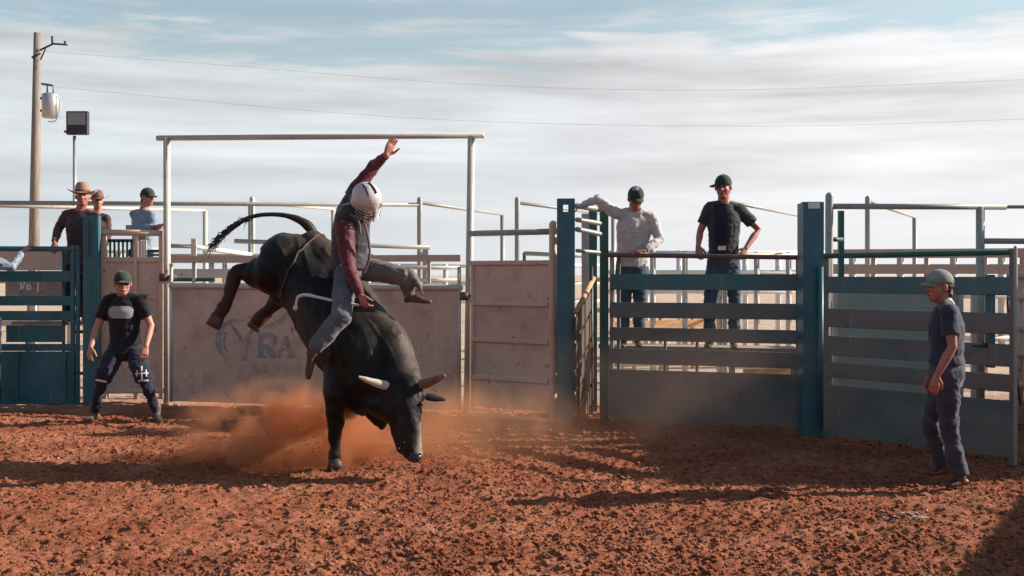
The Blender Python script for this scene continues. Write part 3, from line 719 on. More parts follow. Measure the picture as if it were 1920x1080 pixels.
pen_frame('high pipe frame behind the man in the cowboy hat, ending beside the arch', (-120, 383), (385, 395), 16, 19, mt='pipe')
pen_frame('high pipe frame whose rail meets the blue post with the tag', (1360, 377), (1502, 405))
pen_frame('high pipe frame behind the open gate at the right', (1627, 378), (1715, 407))
t = thing('long_high_rail', P(200, 700, 15.8), 'long level high rail running behind the arch and the rider', 'rail')
MB().tube([P(-80, 380, 15.8), P(790, 384, 17.0)], .034, 12).build('rail', M['pipe_grey'], t, True)
for px in (-60, 470, 787):
    Yp = 15.8+(px+80)/870*1.2
    MB().tube([V(P(px, 0, Yp).x, Yp, 0), P(px, 380, Yp)], .038).build('post', M['pipe_grey'], t, True)
t = thing('walkway_rail', P(700, 700, 15.5), 'lower pipe guard rail behind the rider knee', 'rail')
MB().tube([P(440, 452, 15.5), P(806, 464, 15.5)], .034).build('rail', M['pipe_grey'], t, True)
MB().slab((P(792, 0, 15.5).x, 15.5), (P(803, 0, 15.5).x, 15.5), 0, P(0, 466, 15.5).z, .05).build('post', M['pipe_grey'], t)
t = thing('sloping_white_rail', P(365, 700, 15.0), 'white sloping pipe rail with a rounded end plate left of the bull', 'rail')
MB().tube([P(366, 463, 15.0), P(475, 478, 16.6)], .034).build('rail', M['white'], t, True)
MB().tube([P(318, 461, 15.0), P(362, 462, 15.0)], .03).build('rail', M['pipe_grey'], t, True)
c = P(364, 468, 15.0)
MB().slab((c.x-.035, c.y-.03), (c.x+.035, c.y-.03), c.z-.16, c.z+.16, .03, bev=.012).build('end_plate', M['pipe'], t)
MB().tube([V(c.x, c.y, 0), V(c.x, c.y, c.z)], .03).build('post', M['pipe'], t, True)
t = thing('angled_stub_rail', P(982, 700, 15.5), 'short dark rail stub showing over the ribbed beige panel', 'rail')
MB().tube([P(983, 475, 15.5), P(1100, 480, 15.5)], .032).build('rail', M['palegreen'], t, True)
MB().slab((P(980, 0, 15.5).x, 15.5), (P(986, 0, 15.5).x, 15.5), 0, P(0, 473, 15.5).z, .05).build('post', M['green'], t)

# ============ pipe and board pens (rails at many heights) ==========
def pen_fence(label, pxa, Ya, pxb, Yb, zs, mt, posts, r=.03, board=False, ptop=None):
    ln = Line(pxa, Ya, pxb, Yb)
    t = thing('pen_fence', pz(ln.xy((pxa+pxb)/2), 0), label, 'fence', 'pens behind the arena gates')
    for z in zs:
        A, B = ln.xy(pxa), ln.xy(pxb)
        if board: MB().slab(A, B, z-.07, z+.07, .03).build('board', M[mt], t)
        else: MB().tube([pz(A, z), pz(B, z)], r).build('rail', M[mt], t, True)
    top = ptop or max(zs)+.05
    for px in posts:
        q = ln.xy(px); MB().tube([pz(q, 0)+V(0, .05, 0), pz(q, top)+V(0, .05, 0)], r*1.3).build('post', M[mt], t, True)
    return t
pen_fence('pale board fence low behind the bull rump and solid gate', 300, 16.5, 700, 16.5, [1.95, 1.72, 1.50, 1.28], 'pipe', [395, 420, 520, 610, 690], board=True)
pen_fence('pale slatted panel right behind the rider boot', 700, 15.2, 862, 15.2, [1.80, 1.62, 1.45, 1.28, 1.1], 'pipe', [745, 800, 835], r=.028)
pen_fence('white rail pens behind the two men, farthest row', 1130, 22, 1560, 22, [2.15, 1.75, 1.35, .95, .5], 'white', range(1150, 1560, 62), r=.045)
pen_fence('pale rail pens behind the two men, nearer row', 1120, 16.5, 1560, 17.5, [2.02, 1.62, 1.15, .7, .3], 'pipe', [1165, 1225, 1285, 1350, 1420, 1480], r=.035)
pen_fence('tan board pen low behind the gate slats under the two men', 1150, 18.5, 1345, 19.5, [1.0, .82], 'tan', [1190, 1240, 1300], board=True)
pen_fence('white rail pens behind the open gate, farthest row', 1555, 20, 2000, 20, [2.1, 1.85, 1.6, 1.3, .9, .5], 'pipe', [1600, 1690, 1790, 1880], r=.05)
pen_fence('grey board pens behind the open gate, nearer row', 1555, 16.5, 2000, 15.5, [2.02, 1.78, 1.56], 'beige', [1640, 1740, 1850, 1920], board=True)
pen_fence('dusty rail fence at the right edge beyond the open gate', 1890, 12.2, 2150, 11.2, [1.7, 1.45, 1.1, .8, .45], 'beige', [1912, 2080], r=.05)
pen_fence('long pale rails of a far pen across the middle', 560, 24, 1130, 24, [1.9, 1.5, 1.1], 'white', [600, 700, 800, 900, 1000, 1100], r=.05)
pen_fence('far pale rail pens behind the teal chute gate', -80, 17.5, 300, 17.5, [2.1, 1.85, 1.6, 1.3, .9, .5], 'pipe', [-20, 60, 130, 220], r=.045)
# boards lying behind the teal gate
t = thing('stacked_boards', P(60, 700, 15.2), 'grey brown boards seen through the top gap of the teal chute gate', 'boards')
ln = Line(-60, 15.2, 128, 15.2)
MB().slab(ln.xy(-60), ln.xy(126), zf(507, 15.2), zf(470, 15.2), .03).build('board', M['beige'], t)
MB().slab(ln.xy(10), ln.xy(118), zf(557, 15.2), zf(526, 15.2), .03, .0).build('board', M['wood'], t)
lt = MB()
for a, b in (((40, 530), (40, 548)), ((40, 548), (47, 530)), ((52, 530), (59, 538)), ((59, 538), (52, 548)), ((52, 530), (52, 548)), ((72, 530), (72, 548))):
    lt.add(*strip(ln, [a, b], [1.8, 1.8], .012))
lt.build('white_lettering', M['white'], t)
t = thing('board_stack', P(1440, 705, 15.5), 'low orange yellow boards on the ground behind the lowest gate slats', 'boards')
for k in range(3):
    MB().slab((P(1388+9*k, 0, 15.5).x, 15.5+.05*k), (P(1480+6*k, 0, 15.5).x, 15.7), .12+.11*k, .21+.11*k, .05).build('board', M['tan'], t)
o = MB().tube([P(1889, 560, 9.9), P(1892, 610, 9.8), P(1900, 660, 9.8), P(1908, 720, 9.8), P(1914, 760, 9.8)], .011, 8, sub=6).build('hanging_hose', M['maroon'], None, True)
tag(o, 'thin dark red hose hanging beside the end of the open gate', 'hose')
# catwalk the spectators stand on
t = thing('catwalk', P(1300, 650, 12.3), 'raised plank catwalk behind the slatted gate, carrying the two men', 'catwalk')
CW = Line(1125, 12.75, 1500, 12.1); zc = P(0, 652, 12.3).z
dC = (CW.B-CW.A).normalized()
for k in range(2):
    MB().slab(CW.A+Vector((0, .0+.24*k)), CW.B+Vector((0, .0+.24*k)), zc-.05, zc, .22).build('plank', M['wood'], t)
for px in (1140, 1250, 1375, 1490):
    q = CW.xy(px); MB().box((q.x-.03, q.y+.05, 0), (q.x+.03, q.y+.12, zc-.051)).build('leg', M['pipe_grey'], t)
t = thing('catwalk', P(180, 650, 14.7), 'raised plank catwalk behind the chutes at the left', 'catwalk')
ztw = 1.06
for k in range(2):
    MB().slab((-6.9, 14.7+.3*k), (-4.45, 14.7+.3*k), ztw-.05, ztw, .28).build('plank', M['wood'], t)
for x in (-6.7, -5.6, -4.6): MB().box((x-.03, 14.75, 0), (x+.03, 14.82, ztw-.051)).build('leg', M['pipe_grey'], t)

# unseen shed and fence, added to shade the arena from the right
t = thing('unseen_shade_shed', (9.4, 12.8, 0), 'unseen steel shed added beyond the right edge to shade the gate area', 'shed')
MB().box((8.4, 9.95, 0), (8.46, 14.8, 3.4)).build('wall', M['beige_panel'], t)
MB().box((10.9, 9.95, 0), (10.96, 14.8, 3.6)).build('wall', M['beige_panel'], t)
MB().box((8.46, 14.74, 0), (10.9, 14.8, 3.4)).build('wall', M['beige_panel'], t)
MB().add([(8.2, 9.8, 3.41), (11.2, 9.8, 3.75), (11.2, 15, 3.75), (8.2, 15, 3.41), (8.2, 9.8, 3.46), (11.2, 9.8, 3.80), (11.2, 15, 3.80), (8.2, 15, 3.46)], [(0,3,2,1),(4,5,6,7),(0,1,5,4),(1,2,6,5),(2,3,7,6),(3,0,4,7)]).build('roof', M['galv'], t)
t = thing('unseen_shade_fence', (6.8, 7.6, 0), 'unseen sheet fence added at the right near the camera to cast the corner shadow', 'fence')
MB().slab((5.4, 4.9), (7.95, 8.85), .05, 2.0, .03).build('sheet', M['beige_panel'], t)
for k in range(4):
    q = V(5.4, 4.9).lerp(V(7.95, 8.85), k/3); MB().tube([V(q.x+.06, q.y, 0), V(q.x+.06, q.y, 2.05)], .05).build('post', M['pipe'], t, True)

# ============ poles and lights ==========
t = thing('utility_pole', V(P(62, 0, 32).x, 32, 0), 'tall weathered wooden utility pole with a transformer at the left', 'utility pole')
tp = P(71, 62, 32)
MB().tube([V(P(61, 0, 32).x, 32, 0), tp], [.17, .115], 16).build('shaft', M['pole'], t, True)
MB().tube([P(75, 94, 31.9), P(100, 82, 31.8), P(126, 84, 31.7)], .03).tube([P(76, 112, 31.9), P(86, 90, 31.8)], .022).build('crossarm', M['darkmetal'], t, True)
for p_, q_ in (((98, 82), (98, 68)), ((122, 84), (122, 77)), ((76, 100), (60, 108))):
    MB().tube([P(*p_, 31.8), P(*q_, 31.8)], [.028, .04], 8).build('insulator', M['darkmetal'], t, True)
a, b = P(95, 220, 31.7), P(95, 178, 31.7)
tr = MB().tube([a+V(0, 0, -.02), a, b, b+V(0, 0, .04)], [.2, .245, .245, .2], 20).build('transformer', M['galv'], t, True)
for dx in (-.1, .08): MB().tube([b+V(dx, 0, 0), b+V(dx, 0, .28)], [.035, .02], 8).build('bushing', M['pole'], tr, True)
MB().tube([a+V(-.3, 0, .2), a+V(.0, 0, .2)], .04).tube([b+V(-.3, 0, -.1), b+V(0, 0, -.1)], .04).build('bracket', M['darkmetal'], tr, True)
MB().tube([P(110, 178, 31.6), P(113, 200, 31.6), P(106, 225, 31.6), P(90, 228, 31.6)], .018, sub=4).build('lead_wire', M['wire'], t, True)
MB().tube([P(78, 157, 31.8), P(98, 160, 31.7)], .03).build('fuse_arm', M['darkmetal'], t, True)
def wirecurve(pts, r):
    return MB().tube(pts, r, 6, sub=10)
for i, (pts, lab) in enumerate(((((75, 96), (420, 122), (920, 160), (1400, 168), (1950, 148)), 'upper thin power line crossing the clouds'),
                                (((76, 160), (600, 209), (1000, 231), (1500, 236), (1950, 222)), 'lower thin power line crossing the clouds'))):
    o = wirecurve([P(x, y, 32.2+.9*k) for k, (x, y) in enumerate(pts)], .0045).build('power_line', M['wire'], None, True)
    tag(o, lab, 'power line', 'power lines')
t = thing('floodlight_pole', V(P(140, 0, 18.5).x, 18.5, 0), 'slim pole with a square black floodlight above the cowboy hat', 'floodlight')
MB().tube([V(P(140, 0, 18.5).x, 18.5, 0), P(140, 255, 18.5)], .03).build('pole', M['galv'], t, True)
FLn = Line(123, 18.4, 163, 18.4)
hd = MB().slab(FLn.xy(124), FLn.xy(163), zf(252, 18.4), zf(208, 18.4), .11, .0, bev=.012).build('lamp_head', M['darkmetal'], t)
MB().slab(FLn.xy(127), FLn.xy(160), zf(234, 18.4), zf(211, 18.4), .006, .006).build('lens', M['lens'], hd)
MB().tube([P(120, 246, 18.38), P(140, 252, 18.45)], .02).build('bracket', M['darkmetal'], hd, True)

# ------------------------------------------------------------------ figures
def nz3(p, s, seed=0): return mnoise.noise(Vector((p.x*s+seed, p.y*s+seed*.7, p.z*s)))
def wrinkle(amp=.006, s=(9, 9, 14)):
    def f(p):
        return amp*(mnoise.noise(Vector((p.x*s[0], p.y*s[1], p.z*s[2]))) + .5*mnoise.noise(Vector((p.x*24+3, p.y*24, p.z*30)))) + amp*.35*abs(mnoise.noise(Vector((p.x*6, p.y*6, p.z*22+5))))
    return f
def frame(f, u=V(0, 0, 1)):
    f = Vector(f).normalized(); u = Vector(u); r = f.cross(u).normalized(); u = r.cross(f).normalized(); return r, f, u
def add_head(mb, c, r, f, u, S=1.0, neck=None):
    def E(o, a): mb.ell(c+(r*o[0]+f*o[1]+u*o[2])*S, r*a[0]*S, f*a[1]*S, u*a[2]*S, 16, 10)
    E((0, -.012, .035), (.075, .093, .083)); E((0, .02, -.03), (.064, .068, .085)); E((0, .045, -.088), (.038, .040, .030))
    E((0, .088, -.016), (.012, .018, .030)); E((0, .100, -.030), (.017, .014, .012)); E((0, .072, .022), (.050, .022, .012))
    E((0, .080, -.060), (.025, .012, .007)); E((0, .078, -.071), (.022, .012, .007))
    E((.036, .060, -.028), (.022, .022, .018)); E((-.036, .060, -.028), (.022, .022, .018))
    for s in (-1, 1): E((s*.076, -.008, -.012), (.010, .020, .032))
def head_details(parent, c, r, f, u, S=1.0):
    for s in (-1, 1):
        MB().ell(c+(r*s*.030+f*.078+u*.004)*S, r*.011*S, f*.008*S, u*.006*S, 8, 6).build('eye', M['eye'], parent, True)
        MB().tube([c+(r*s*.014+f*.090+u*.022)*S, c+(r*s*.048+f*.076+u*.024)*S], .004*S, 6).build('eyebrow', M['hair'], parent, True)
    MB().tube([c+(r*-.020+f*.090-u*.066)*S, c+(f*.0945-u*.065)*S, c+(r*.020+f*.090-u*.066)*S], .0030*S, 6).build('mouth', M['boot'], parent, True)
def add_hand(mb, w_, d, n, side, S=1.0, curl=.35, spread=.1):
    # w_ wrist, d direction of fingers, n palm normal (palm looks along n), side: +1 thumb on t, -1 other
    d = Vector(d).normalized(); n = Vector(n); n = (n - d*n.dot(d)).normalized(); t = d.cross(n)*side
    kn = w_+d*.088*S
    mb.ring([(w_-d*.01*S, t*.027*S, n*.019*S), (w_+d*.02*S, t*.032*S, n*.017*S), (w_+d*.06*S, t*.041*S, n*.015*S), (kn, t*.042*S, n*.013*S)], 12, .4)
    for i, (off, ln, rr) in enumerate(((.031, .072, .0088), (.011, .080, .0092), (-.010, .074, .0088), (-.030, .060, .0078))):
        p = kn+t*off*S-d*.006*S; dd = (d+t*off*spread*10).normalized(); pts = [p-d*.02*S, p]; a = 0
        for k, fr in enumerate((.45, .32, .23)):
            a += curl*(.8+.12*i)*(1.0 if k else .7)
            v = (dd*math.cos(a)+n*math.sin(a)); p = p+v*ln*fr*S; pts.append(p)
        mb.tube(pts, [rr*S, rr*S, rr*.95*S, rr*.88*S, rr*.75*S], 8, round_ends=True)
    p = w_+d*.022*S+t*.026*S; v = (d*.62+t*.70+n*.25).normalized(); p2 = p+v*.038*S; v2 = (d*.85+t*.25+n*.4).normalized(); p3 = p2+v2*.030*S; p4 = p3+(v2+n*curl*.5).normalized()*.024*S
    mb.tube([p-v*.01*S, p, p2, p3, p4], [.014*S, .014*S, .0115*S, .0105*S, .0085*S], 8, round_ends=True)
def make_cap(parent, c, r, f, u, S, m, fwd=None, tilt=0.0, name='cap'):
    mb = MB(); secs = []
    cc = c+(u*.030-f*.006)*S
    for k in range(8):
        ph = R(-8+k*13.0)
        secs.append((cc+u*.092*S*math.sin(ph), r*.083*S*math.cos(ph), f*.101*S*math.cos(ph)))
    mb.ring(secs, 24, .1)
    cap = mb.build(name, m, parent, True)
    g = (fwd or f); g = (g-u*g.dot(u)).normalized(); h = g.cross(u).normalized()
    vs = []; fs = []; n = 11; m_ = 4
    for lay in (0, 1):
        for j in range(m_+1):
            for i in range(n+1):
                a = -1+2*i/n
                x = a*.072; base = .085*math.sqrt(max(0, 1-(a*.80)**2)); ext = .072*(1-abs(a)**2.6)**.5 if abs(a) < 1 else 0
                y = base+ext*j/m_
                z = .004-.010*a*a*2-.018*(j/m_)+tilt*(j/m_)-lay*.004
                vs.append(cc+(h*x+g*y+u*z)*S)
    st = (m_+1)*(n+1)
    for lay in (0, 1):
        for j in range(m_):
            for i in range(n):
                q = (lay*st+j*(n+1)+i, lay*st+j*(n+1)+i+1, lay*st+(j+1)*(n+1)+i+1, lay*st+(j+1)*(n+1)+i); fs.append(q if lay == 0 else q[::-1])
    for i in range(n): a = m_*(n+1)+i; fs.append((a, a+1, st+a+1, st+a))
    add_mesh('bill', vs, fs, m, cap, True)
    MB().ell(cc+u*.092*S, r*.008*S, f*.008*S, u*.005*S, 8, 5).build('button', m, cap, True)
    return cap
def make_hair(parent, c, r, f, u, S, m, long=0.0):
    mb = MB(); mb.ell(c+(u*.02-f*.030)*S, r*.081*S, f*.082*S, u*.085*S); mb.ell(c+(-u*(.055+long*.4)-f*.060)*S, r*.060*S, f*.035*S, u*(.042+long)*S)
    return mb.remesh('hair', m, parent, .008, 2, lambda p: .005*nz3(p, 60))
def cowboy_hat(parent, c, r, f, u, S, m):
    mb = MB(); cc = c+u*.045*S
    secs = []
    for z, a, b in ((0, .085, .105), (.03, .085, .104), (.07, .080, .098), (.10, .070, .088), (.118, .050, .075), (.108, .02, .05)):
        secs.append((cc+u*z*S, r*a*S, f*b*S))
    mb.ring(secs, 24, 0)
    hat = mb.build('cowboy_hat', m, parent, True)
    vs = []; fs = []; n = 32; m_ = 6
    for lay in (0, 1):
        for j in range(m_+1):
            k = j/m_
            for i in range(n):
                a = 2*math.pi*i/n; sx_, sy_ = math.cos(a), math.sin(a)
                rr = .082+(.105)*k; rf = .100+(.095)*k
                z = .042*(abs(sx_)**2)*k**1.6 - .018*(abs(sy_)**2)*k-lay*.005
                vs.append(cc+(r*sx_*rr*(1-.10*k*abs(sx_))+f*sy_*rf+u*z)*S)
    st = (m_+1)*n
    for lay in (0, 1):
        for j in range(m_):
            for i in range(n):
                i2 = (i+1) % n; q = (lay*st+j*n+i, lay*st+j*n+i2, lay*st+(j+1)*n+i2, lay*st+(j+1)*n+i); fs.append(q if lay == 0 else q[::-1])
    for i in range(n): i2 = (i+1) % n; a = m_*n; fs.append((a+i, a+i2, st+a+i2, st+a+i))
    add_mesh('brim', vs, fs, m, hat, True)
    MB().ring([(cc+u*.002*S, r*.087*S, f*.107*S), (cc+u*.024*S, r*.0868*S, f*.106*S)], 24, 0).build('hat_band', M['boot'], hat, True)
def person(label, Y, J, S=1.0, face=(0, -1, 0), up=(0, 0, 1), skin='skin', shirt='navy', sleeve='short', pants='jeans', foot='boot',
           cap='cap_dark', hat=None, hair='hair', longhair=0.0, hands=((0, 0, -1), (0, 0, -1)), palms=((1, 0, 0), (-1, 0, 0)), curl=.5,
           vox=.008, shirt_amp=.008, pant_w=1.0, tuck=False, torso_w=1.0, capdir=None, depth_k=1.0, shorts=False, hem=None, capname='cap', belly=0.0, name='person'):
    W = {}
    for k, v in J.items():
        W[k] = P(v[0], v[1], Y+(v[2] if len(v) > 2 else 0))
    base = (W['anL']+W['anR'])*.5; t = thing(name, V(base.x, base.y, min(W['toeL'].z, W['toeR'].z)), label, 'person')
    r, f, u = frame(face, up); hc = W['head']
    shm = (W['shL']+W['shR'])*.5; hpm = (W['hipL']+W['hipR'])*.5
    spine = shm-hpm; H = spine.length; su = spine.normalized()
    # L/R: first name is image left unless given in depth
    def sections(prof, extra=0.0):
        out_ = []
        for tt, w_, d_ in prof:
            k = min(max(tt, 0), 1)
            ax = ((W['hipR']-W['hipL']).normalized()*(1-k)+(W['shR']-W['shL']).normalized()*k)
            ax = (ax-su*ax.dot(su)).normalized(); fw = ax.cross(su).normalized()
            c = hpm+spine*tt
            bulge = belly*math.exp(-((tt-.3)/.3)**2)
            # forward direction agrees with the face
            sg = 1 if fw.dot(Vector(face)) >= 0 else -1
            out_.append((c+fw*sg*bulge*.5, ax*(w_*torso_w*S+extra), fw*((d_*depth_k*S)+extra+bulge*.5)))
        return out_
    prof = [(-.16, .125, .10), (-.06, .158, .115), (.06, .160, .115), (.30, .142, .105), (.55, .155, .115), (.78, .172, .118), (.90, .155, .10), (1.00, .115, .08), (1.10, .062, .058)]
    body = MB(); body.ring(sections(prof, -.012), 18)
    neck0 = shm+su*.03*S; nb = hc-u*.075*S-f*.018*S
    body.tube([neck0, (neck0+nb)*.5, nb, hc-f*.015*S], [.072*S, .063*S, .060*S, .058*S], 14, round_ends=True)
    S0 = S; add_head(body, hc, r, f, u, S*1.07)
    for s in 'LR': body.tube([shm+su*.05*S, W['sh'+s]], [.05*S, .05*S], 12, round_ends=True)
    for i, s in enumerate('LR'):
        body.tube([W['sh'+s], W['sh'+s].lerp(W['el'+s], .5), W['el'+s], W['el'+s].lerp(W['wr'+s], .35), W['wr'+s]], [.054*S, .046*S, .037*S, .038*S, .025*S], 12, round_ends=True)
        add_hand(body, W['wr'+s], hands[i], palms[i], 1 if i == 0 else -1, S, curl)
        body.tube([W['hip'+s], W['hip'+s].lerp(W['kn'+s], .5), W['kn'+s], W['kn'+s].lerp(W['an'+s], .35), W['an'+s]], [.078*S, .068*S, .048*S, .05*S, .034*S], 12, round_ends=True)
    ob = body.remesh('body', M[skin], t, vox*.85, 2)
    head_details(ob, hc, r, f, u, S*1.07)
    sh = MB()
    if tuck: pr = [(.02, .150, .108)]+prof[3:-1]
    else: pr = [(-.20, .172, .132), (-.06, .170, .130)]+prof[2:-1]
    if hem is not None: pr = [(hem, .158, .118), (hem+.08, .152, .113)]+[q for q in prof[:-1] if q[0] > hem+.1]
    pr = pr+[(1.07, .085, .07)]
    sh.ring(sections(pr, .010), 20, 0.05)
    for s in 'LR':
        a, e, q = W['sh'+s], W['el'+s], W['wr'+s]
        if sleeve == 'short': sh.tube([a, a.lerp(e, .35), a.lerp(e, .68)], [.066*S, .066*S, .068*S], 14, round_ends=False)
        elif sleeve == 'long': sh.tube([a, a.lerp(e, .5), e, e.lerp(q, .5), e.lerp(q, .93)], [.070*S, .064*S, .056*S, .050*S, .040*S], 14, round_ends=False)
        sh.ell(a, V(.064, 0, 0)*S, V(0, .064, 0)*S, V(0, 0, .060)*S); sh.tube([shm+su*.035*S, a], [.062*S, .060*S], 14, round_ends=True)
    so = sh.remesh('shirt', M[shirt], t, vox, 3, wrinkle(shirt_amp))
    pn = MB(); pn.ring(sections([(-.20, .13, .10), (-.06, .166, .122), (.04, .164, .120), (.12 if hem is None else hem+.06, .152, .114)], .004), 20, .2)
    for s in 'LR': pn.ell(W['hip'+s]-Vector(face).normalized()*.045*S-V(0, 0, .01), V(.085, 0, 0)*S, V(0, .085, 0)*S, V(0, 0, .09)*S)
    for s in 'LR':
        h, k, a = W['hip'+s], W['kn'+s], W['an'+s]
        if shorts:
            pn.tube([h, h.lerp(k, .5), k, k.lerp(a, .12)], [.092*S, .105*S*pant_w, .10*S*pant_w, .10*S*pant_w], 16)
            pn.tube([k, k.lerp(a, .4), a], [.06*S, .058*S, .042*S], 14, round_ends=True)
        else:
            pn.tube([h, h.lerp(k, .45), k, k.lerp(a, .4), k.lerp(a, .97)], [.092*S, .084*S*pant_w, .066*S*pant_w, .064*S*pant_w, .066*S*pant_w], 16, round_ends=False)
            pn.ell(h, V(.093, 0, 0)*S, V(0, .093, 0)*S, V(0, 0, .093)*S)
    po = pn.remesh('trousers', M[pants], t, vox, 3, wrinkle(.014, (7, 7, 15)))
    for s in 'LR':
        a, q = W['an'+s], W['toe'+s]; d = (q-a); dh = V(d.x, d.y, d.z*.6); ll = dh.length or .1; dn = dh.normalized(); sd = dn.cross(V(0, 0, 1)); sd = sd.normalized() if sd.length > .1 else V(1, 0, 0)
        up_ = sd.cross(dn).normalized()
        zl = q
        heel = a-dn*.05*S-up_*.06*S
        b_ = MB().tube([a+up_*.06*S, a-up_*.02*S], [.045*S, .046*S], 12, round_ends=True)
        mid = (a+q)*.5
        b_.ring([(heel, sd*.034*S, up_*.028*S), (heel.lerp(q, .35)+up_*.012*S, sd*.038*S, up_*.040*S), (heel.lerp(q, .7), sd*.044*S, up_*.028*S), (q, sd*.036*S, up_*.020*S)], 14, .5)
        b_.remesh('shoe' if foot == 'shoe' else 'boot', M[foot], t, vox, 2)
    if hair: make_hair(ob, hc, r, f, u, S*1.07, M[hair], longhair)
    if hat: cowboy_hat(t, hc, r, f, u, S*1.1, M[hat])
    elif cap: make_cap(t, hc, r, f, u, S*1.09, M[cap], capdir)
    return t, ob, so, po, W, (r, f, u)
def bvh_of(o):
    me = o.data; w0 = WL[o.name]
    return BVHTree.FromPolygons([v.co+w0 for v in me.vertices], [tuple(p.vertices) for p in me.polygons])
def decal(name, m, parent, target, pts_grid, off=.004):
    # drape a small grid (rows of pixel positions on the photo plane) over the cloth
    bv = bvh_of(target); rows = len(pts_grid); cols = len(pts_grid[0]); vs = []; last = None
    for row in pts_grid:
        for px, py in row:
            d = V((px-960)/F, 1, -(py-HY)/F).normalized()
            h = bv.ray_cast(V(0, 0, CAMZ), d)
            vs.append(h[0]-d*off if h[0] is not None else None)
    ok_ = [v is not None for v in vs]; vs = [v if v is not None else parent_pos(parent) for v in vs]
    fs = [(i*cols+j, i*cols+j+1, (i+1)*cols+j+1, (i+1)*cols+j) for i in range(rows-1) for j in range(cols-1)]
    fs = [q for q in fs if all(ok_[k] for k in q)]
    keep = sorted({k for q in fs for k in q}); mp_ = {k: i for i, k in enumerate(keep)}
    if not fs: print('decal missed', name); return None
    return add_mesh(name, [vs[k] for k in keep], [tuple(mp_[k] for k in q) for q in fs], m, parent, True)
def parent_pos(o): return WL[o.name]
def rect_grid(x0, y0, x1, y1, nx=8, ny=5, round_=0.0):
    g = []
    for j in range(ny+1):
        v = j/ny; row = []
        ins = round_*(1-math.sqrt(max(0, 1-(2*v-1)**2)))
        for i in range(nx+1):
            row.append((x0+ins+(x1-x0-2*ins)*i/nx, y0+(y1-y0)*v))
        g.append(row)
    return g
def line_grid(a, b, w_, n=4):
    dx, dy = b[0]-a[0], b[1]-a[1]; l = math.hypot(dx, dy); nx, ny = -dy/l*w_, dx/l*w_
    return [[(a[0]+dx*i/n+nx*s, a[1]+dy*i/n+ny*s) for i in range(n+1)] for s in (-1, 1)]

# --- bullfighter
t, ob, so, po, W, fr = person('crouching man in black jersey, dark shorts and sunglasses in front of the beige chute', 12.45, dict(
    head=(230, 531, -.06), shL=(203, 563), shR=(262, 561), elL=(182, 614, -.05), elR=(283, 611, -.03), wrL=(170, 651, -.22), wrR=(274, 649, -.22),
    hipL=(219, 655), hipR=(251, 655), knL=(195, 703, -.22), knR=(268, 703, -.2), anL=(176, 772, .0), anR=(293, 772, .02), toeL=(160, 789, -.16), toeR=(306, 792, -.16)),
    S=1.12, face=(.42, -.9, -.05), shirt='black', sleeve='short', pants='navy', foot='shoe', cap='cap_dark', shorts=True, pant_w=.95,
    hands=((-.05, -.3, -1), (-.1, -.3, -1)), palms=((.4, .8, 0), (-.4, .8, 0)), torso_w=1.0)
decal('chest_print', M['patch'], so, so, rect_grid(203, 574, 251, 597, 10, 6, 8))
for g in (line_grid((253, 701), (279, 699), 1.2), line_grid((266, 686), (266, 712), 1.4), line_grid((257, 694), (257, 706), 1.2), line_grid((274, 693), (275, 706), 1.2), line_grid((259, 714), (279, 713), 1.6)):
    decal('leg_emblem', M['whitepatch'], po, po, g, .006)
decal('leg_stripe', M['whitepatch'], po, po, line_grid((179, 712), (200, 716), 1.8), .006)
decal('belt', M['charcoal'], po, po, line_grid((214, 637), (256, 636), 1.6), .006)
r_, f_, u_ = fr; hc = W['head']
MB().tube([hc+r_*-.075+f_*.02+u_*.012, hc+r_*-.045+f_*.082+u_*.005, hc+f_*.098+u_*.006, hc+r_*.045+f_*.082+u_*.005, hc+r_*.075+f_*.02+u_*.012], [.006, .017, .014, .017, .006], 10, sub=3).build('sunglasses', M['shades'], t, True)

# --- walking man at the right
t, ob, so, po, W, fr = person('man in sage cap, dark T-shirt and dark jeans standing side-on near the right edge', 8.56, dict(
    head=(1761, 536, 0), shL=(1778, 582, -.19), shR=(1770, 582, .19), elL=(1786, 650, -.25), elR=(1762, 652, .24), wrL=(1756, 705, -.24), wrR=(1745, 705, .22),
    hipL=(1777, 700, -.10), hipR=(1774, 700, .10), knL=(1779, 800, -.11), knR=(1744, 792, .12), anL=(1799, 893, -.10), anR=(1768, 872, .16), toeL=(1775, 910, -.14), toeR=(1742, 888, .12)),
    S=1.01, face=(-1, -.12, -.03), shirt='slate', sleeve='short', pants='jeans', cap='cap_green', longhair=.012, skin='skin_red',
    hands=((-.25, -.1, -1), (-.3, 0, -1)), palms=((.1, 1, 0), (.1, -1, 0)), vox=.007, pant_w=1.05, shirt_amp=.008, belly=.0, hem=.16, torso_w=1.05, depth_k=1.08, capdir=V(-1, 0, .12))
decal('belt', M['boot'], po, po, line_grid((1745, 676), (1802, 684), 2.6), .006)
# --- grey shirted man
t, ob, so, po, W, fr = person('man in dark cap and pale grey long-sleeved shirt leaning on the gate rail', 12.35, dict(
    head=(1192, 371, -.12), shL=(1158, 402), shR=(1221, 406), elL=(1120, 374, .0), elR=(1237, 450, -.08), wrL=(1092, 384, .1), wrR=(1208, 470, -.26),
    hipL=(1170, 507, .05), hipR=(1201, 507, .05), knL=(1172, 575, .05), knR=(1199, 578, .05), anL=(1168, 638, .05), anR=(1197, 638, .05), toeL=(1166, 650, -.10), toeR=(1200, 650, -.10)),
    S=1.03, face=(.12, -.88, -.45), shirt='lightshirt', sleeve='long', pants='jeans_blue', cap='cap_dark', skin='skin_red',
    hands=((-1, .3, -.4), (-1, -.1, -.05)), palms=((0, .2, -1), (0, .3, -1)), shirt_amp=.012, torso_w=1.12, belly=.0, hem=.08)
decal('cap_patch', M['patch'], t, [c for c in t.children if c.name.startswith('cap')][0], rect_grid(1185, 350, 1198, 357, 6, 3), .004)
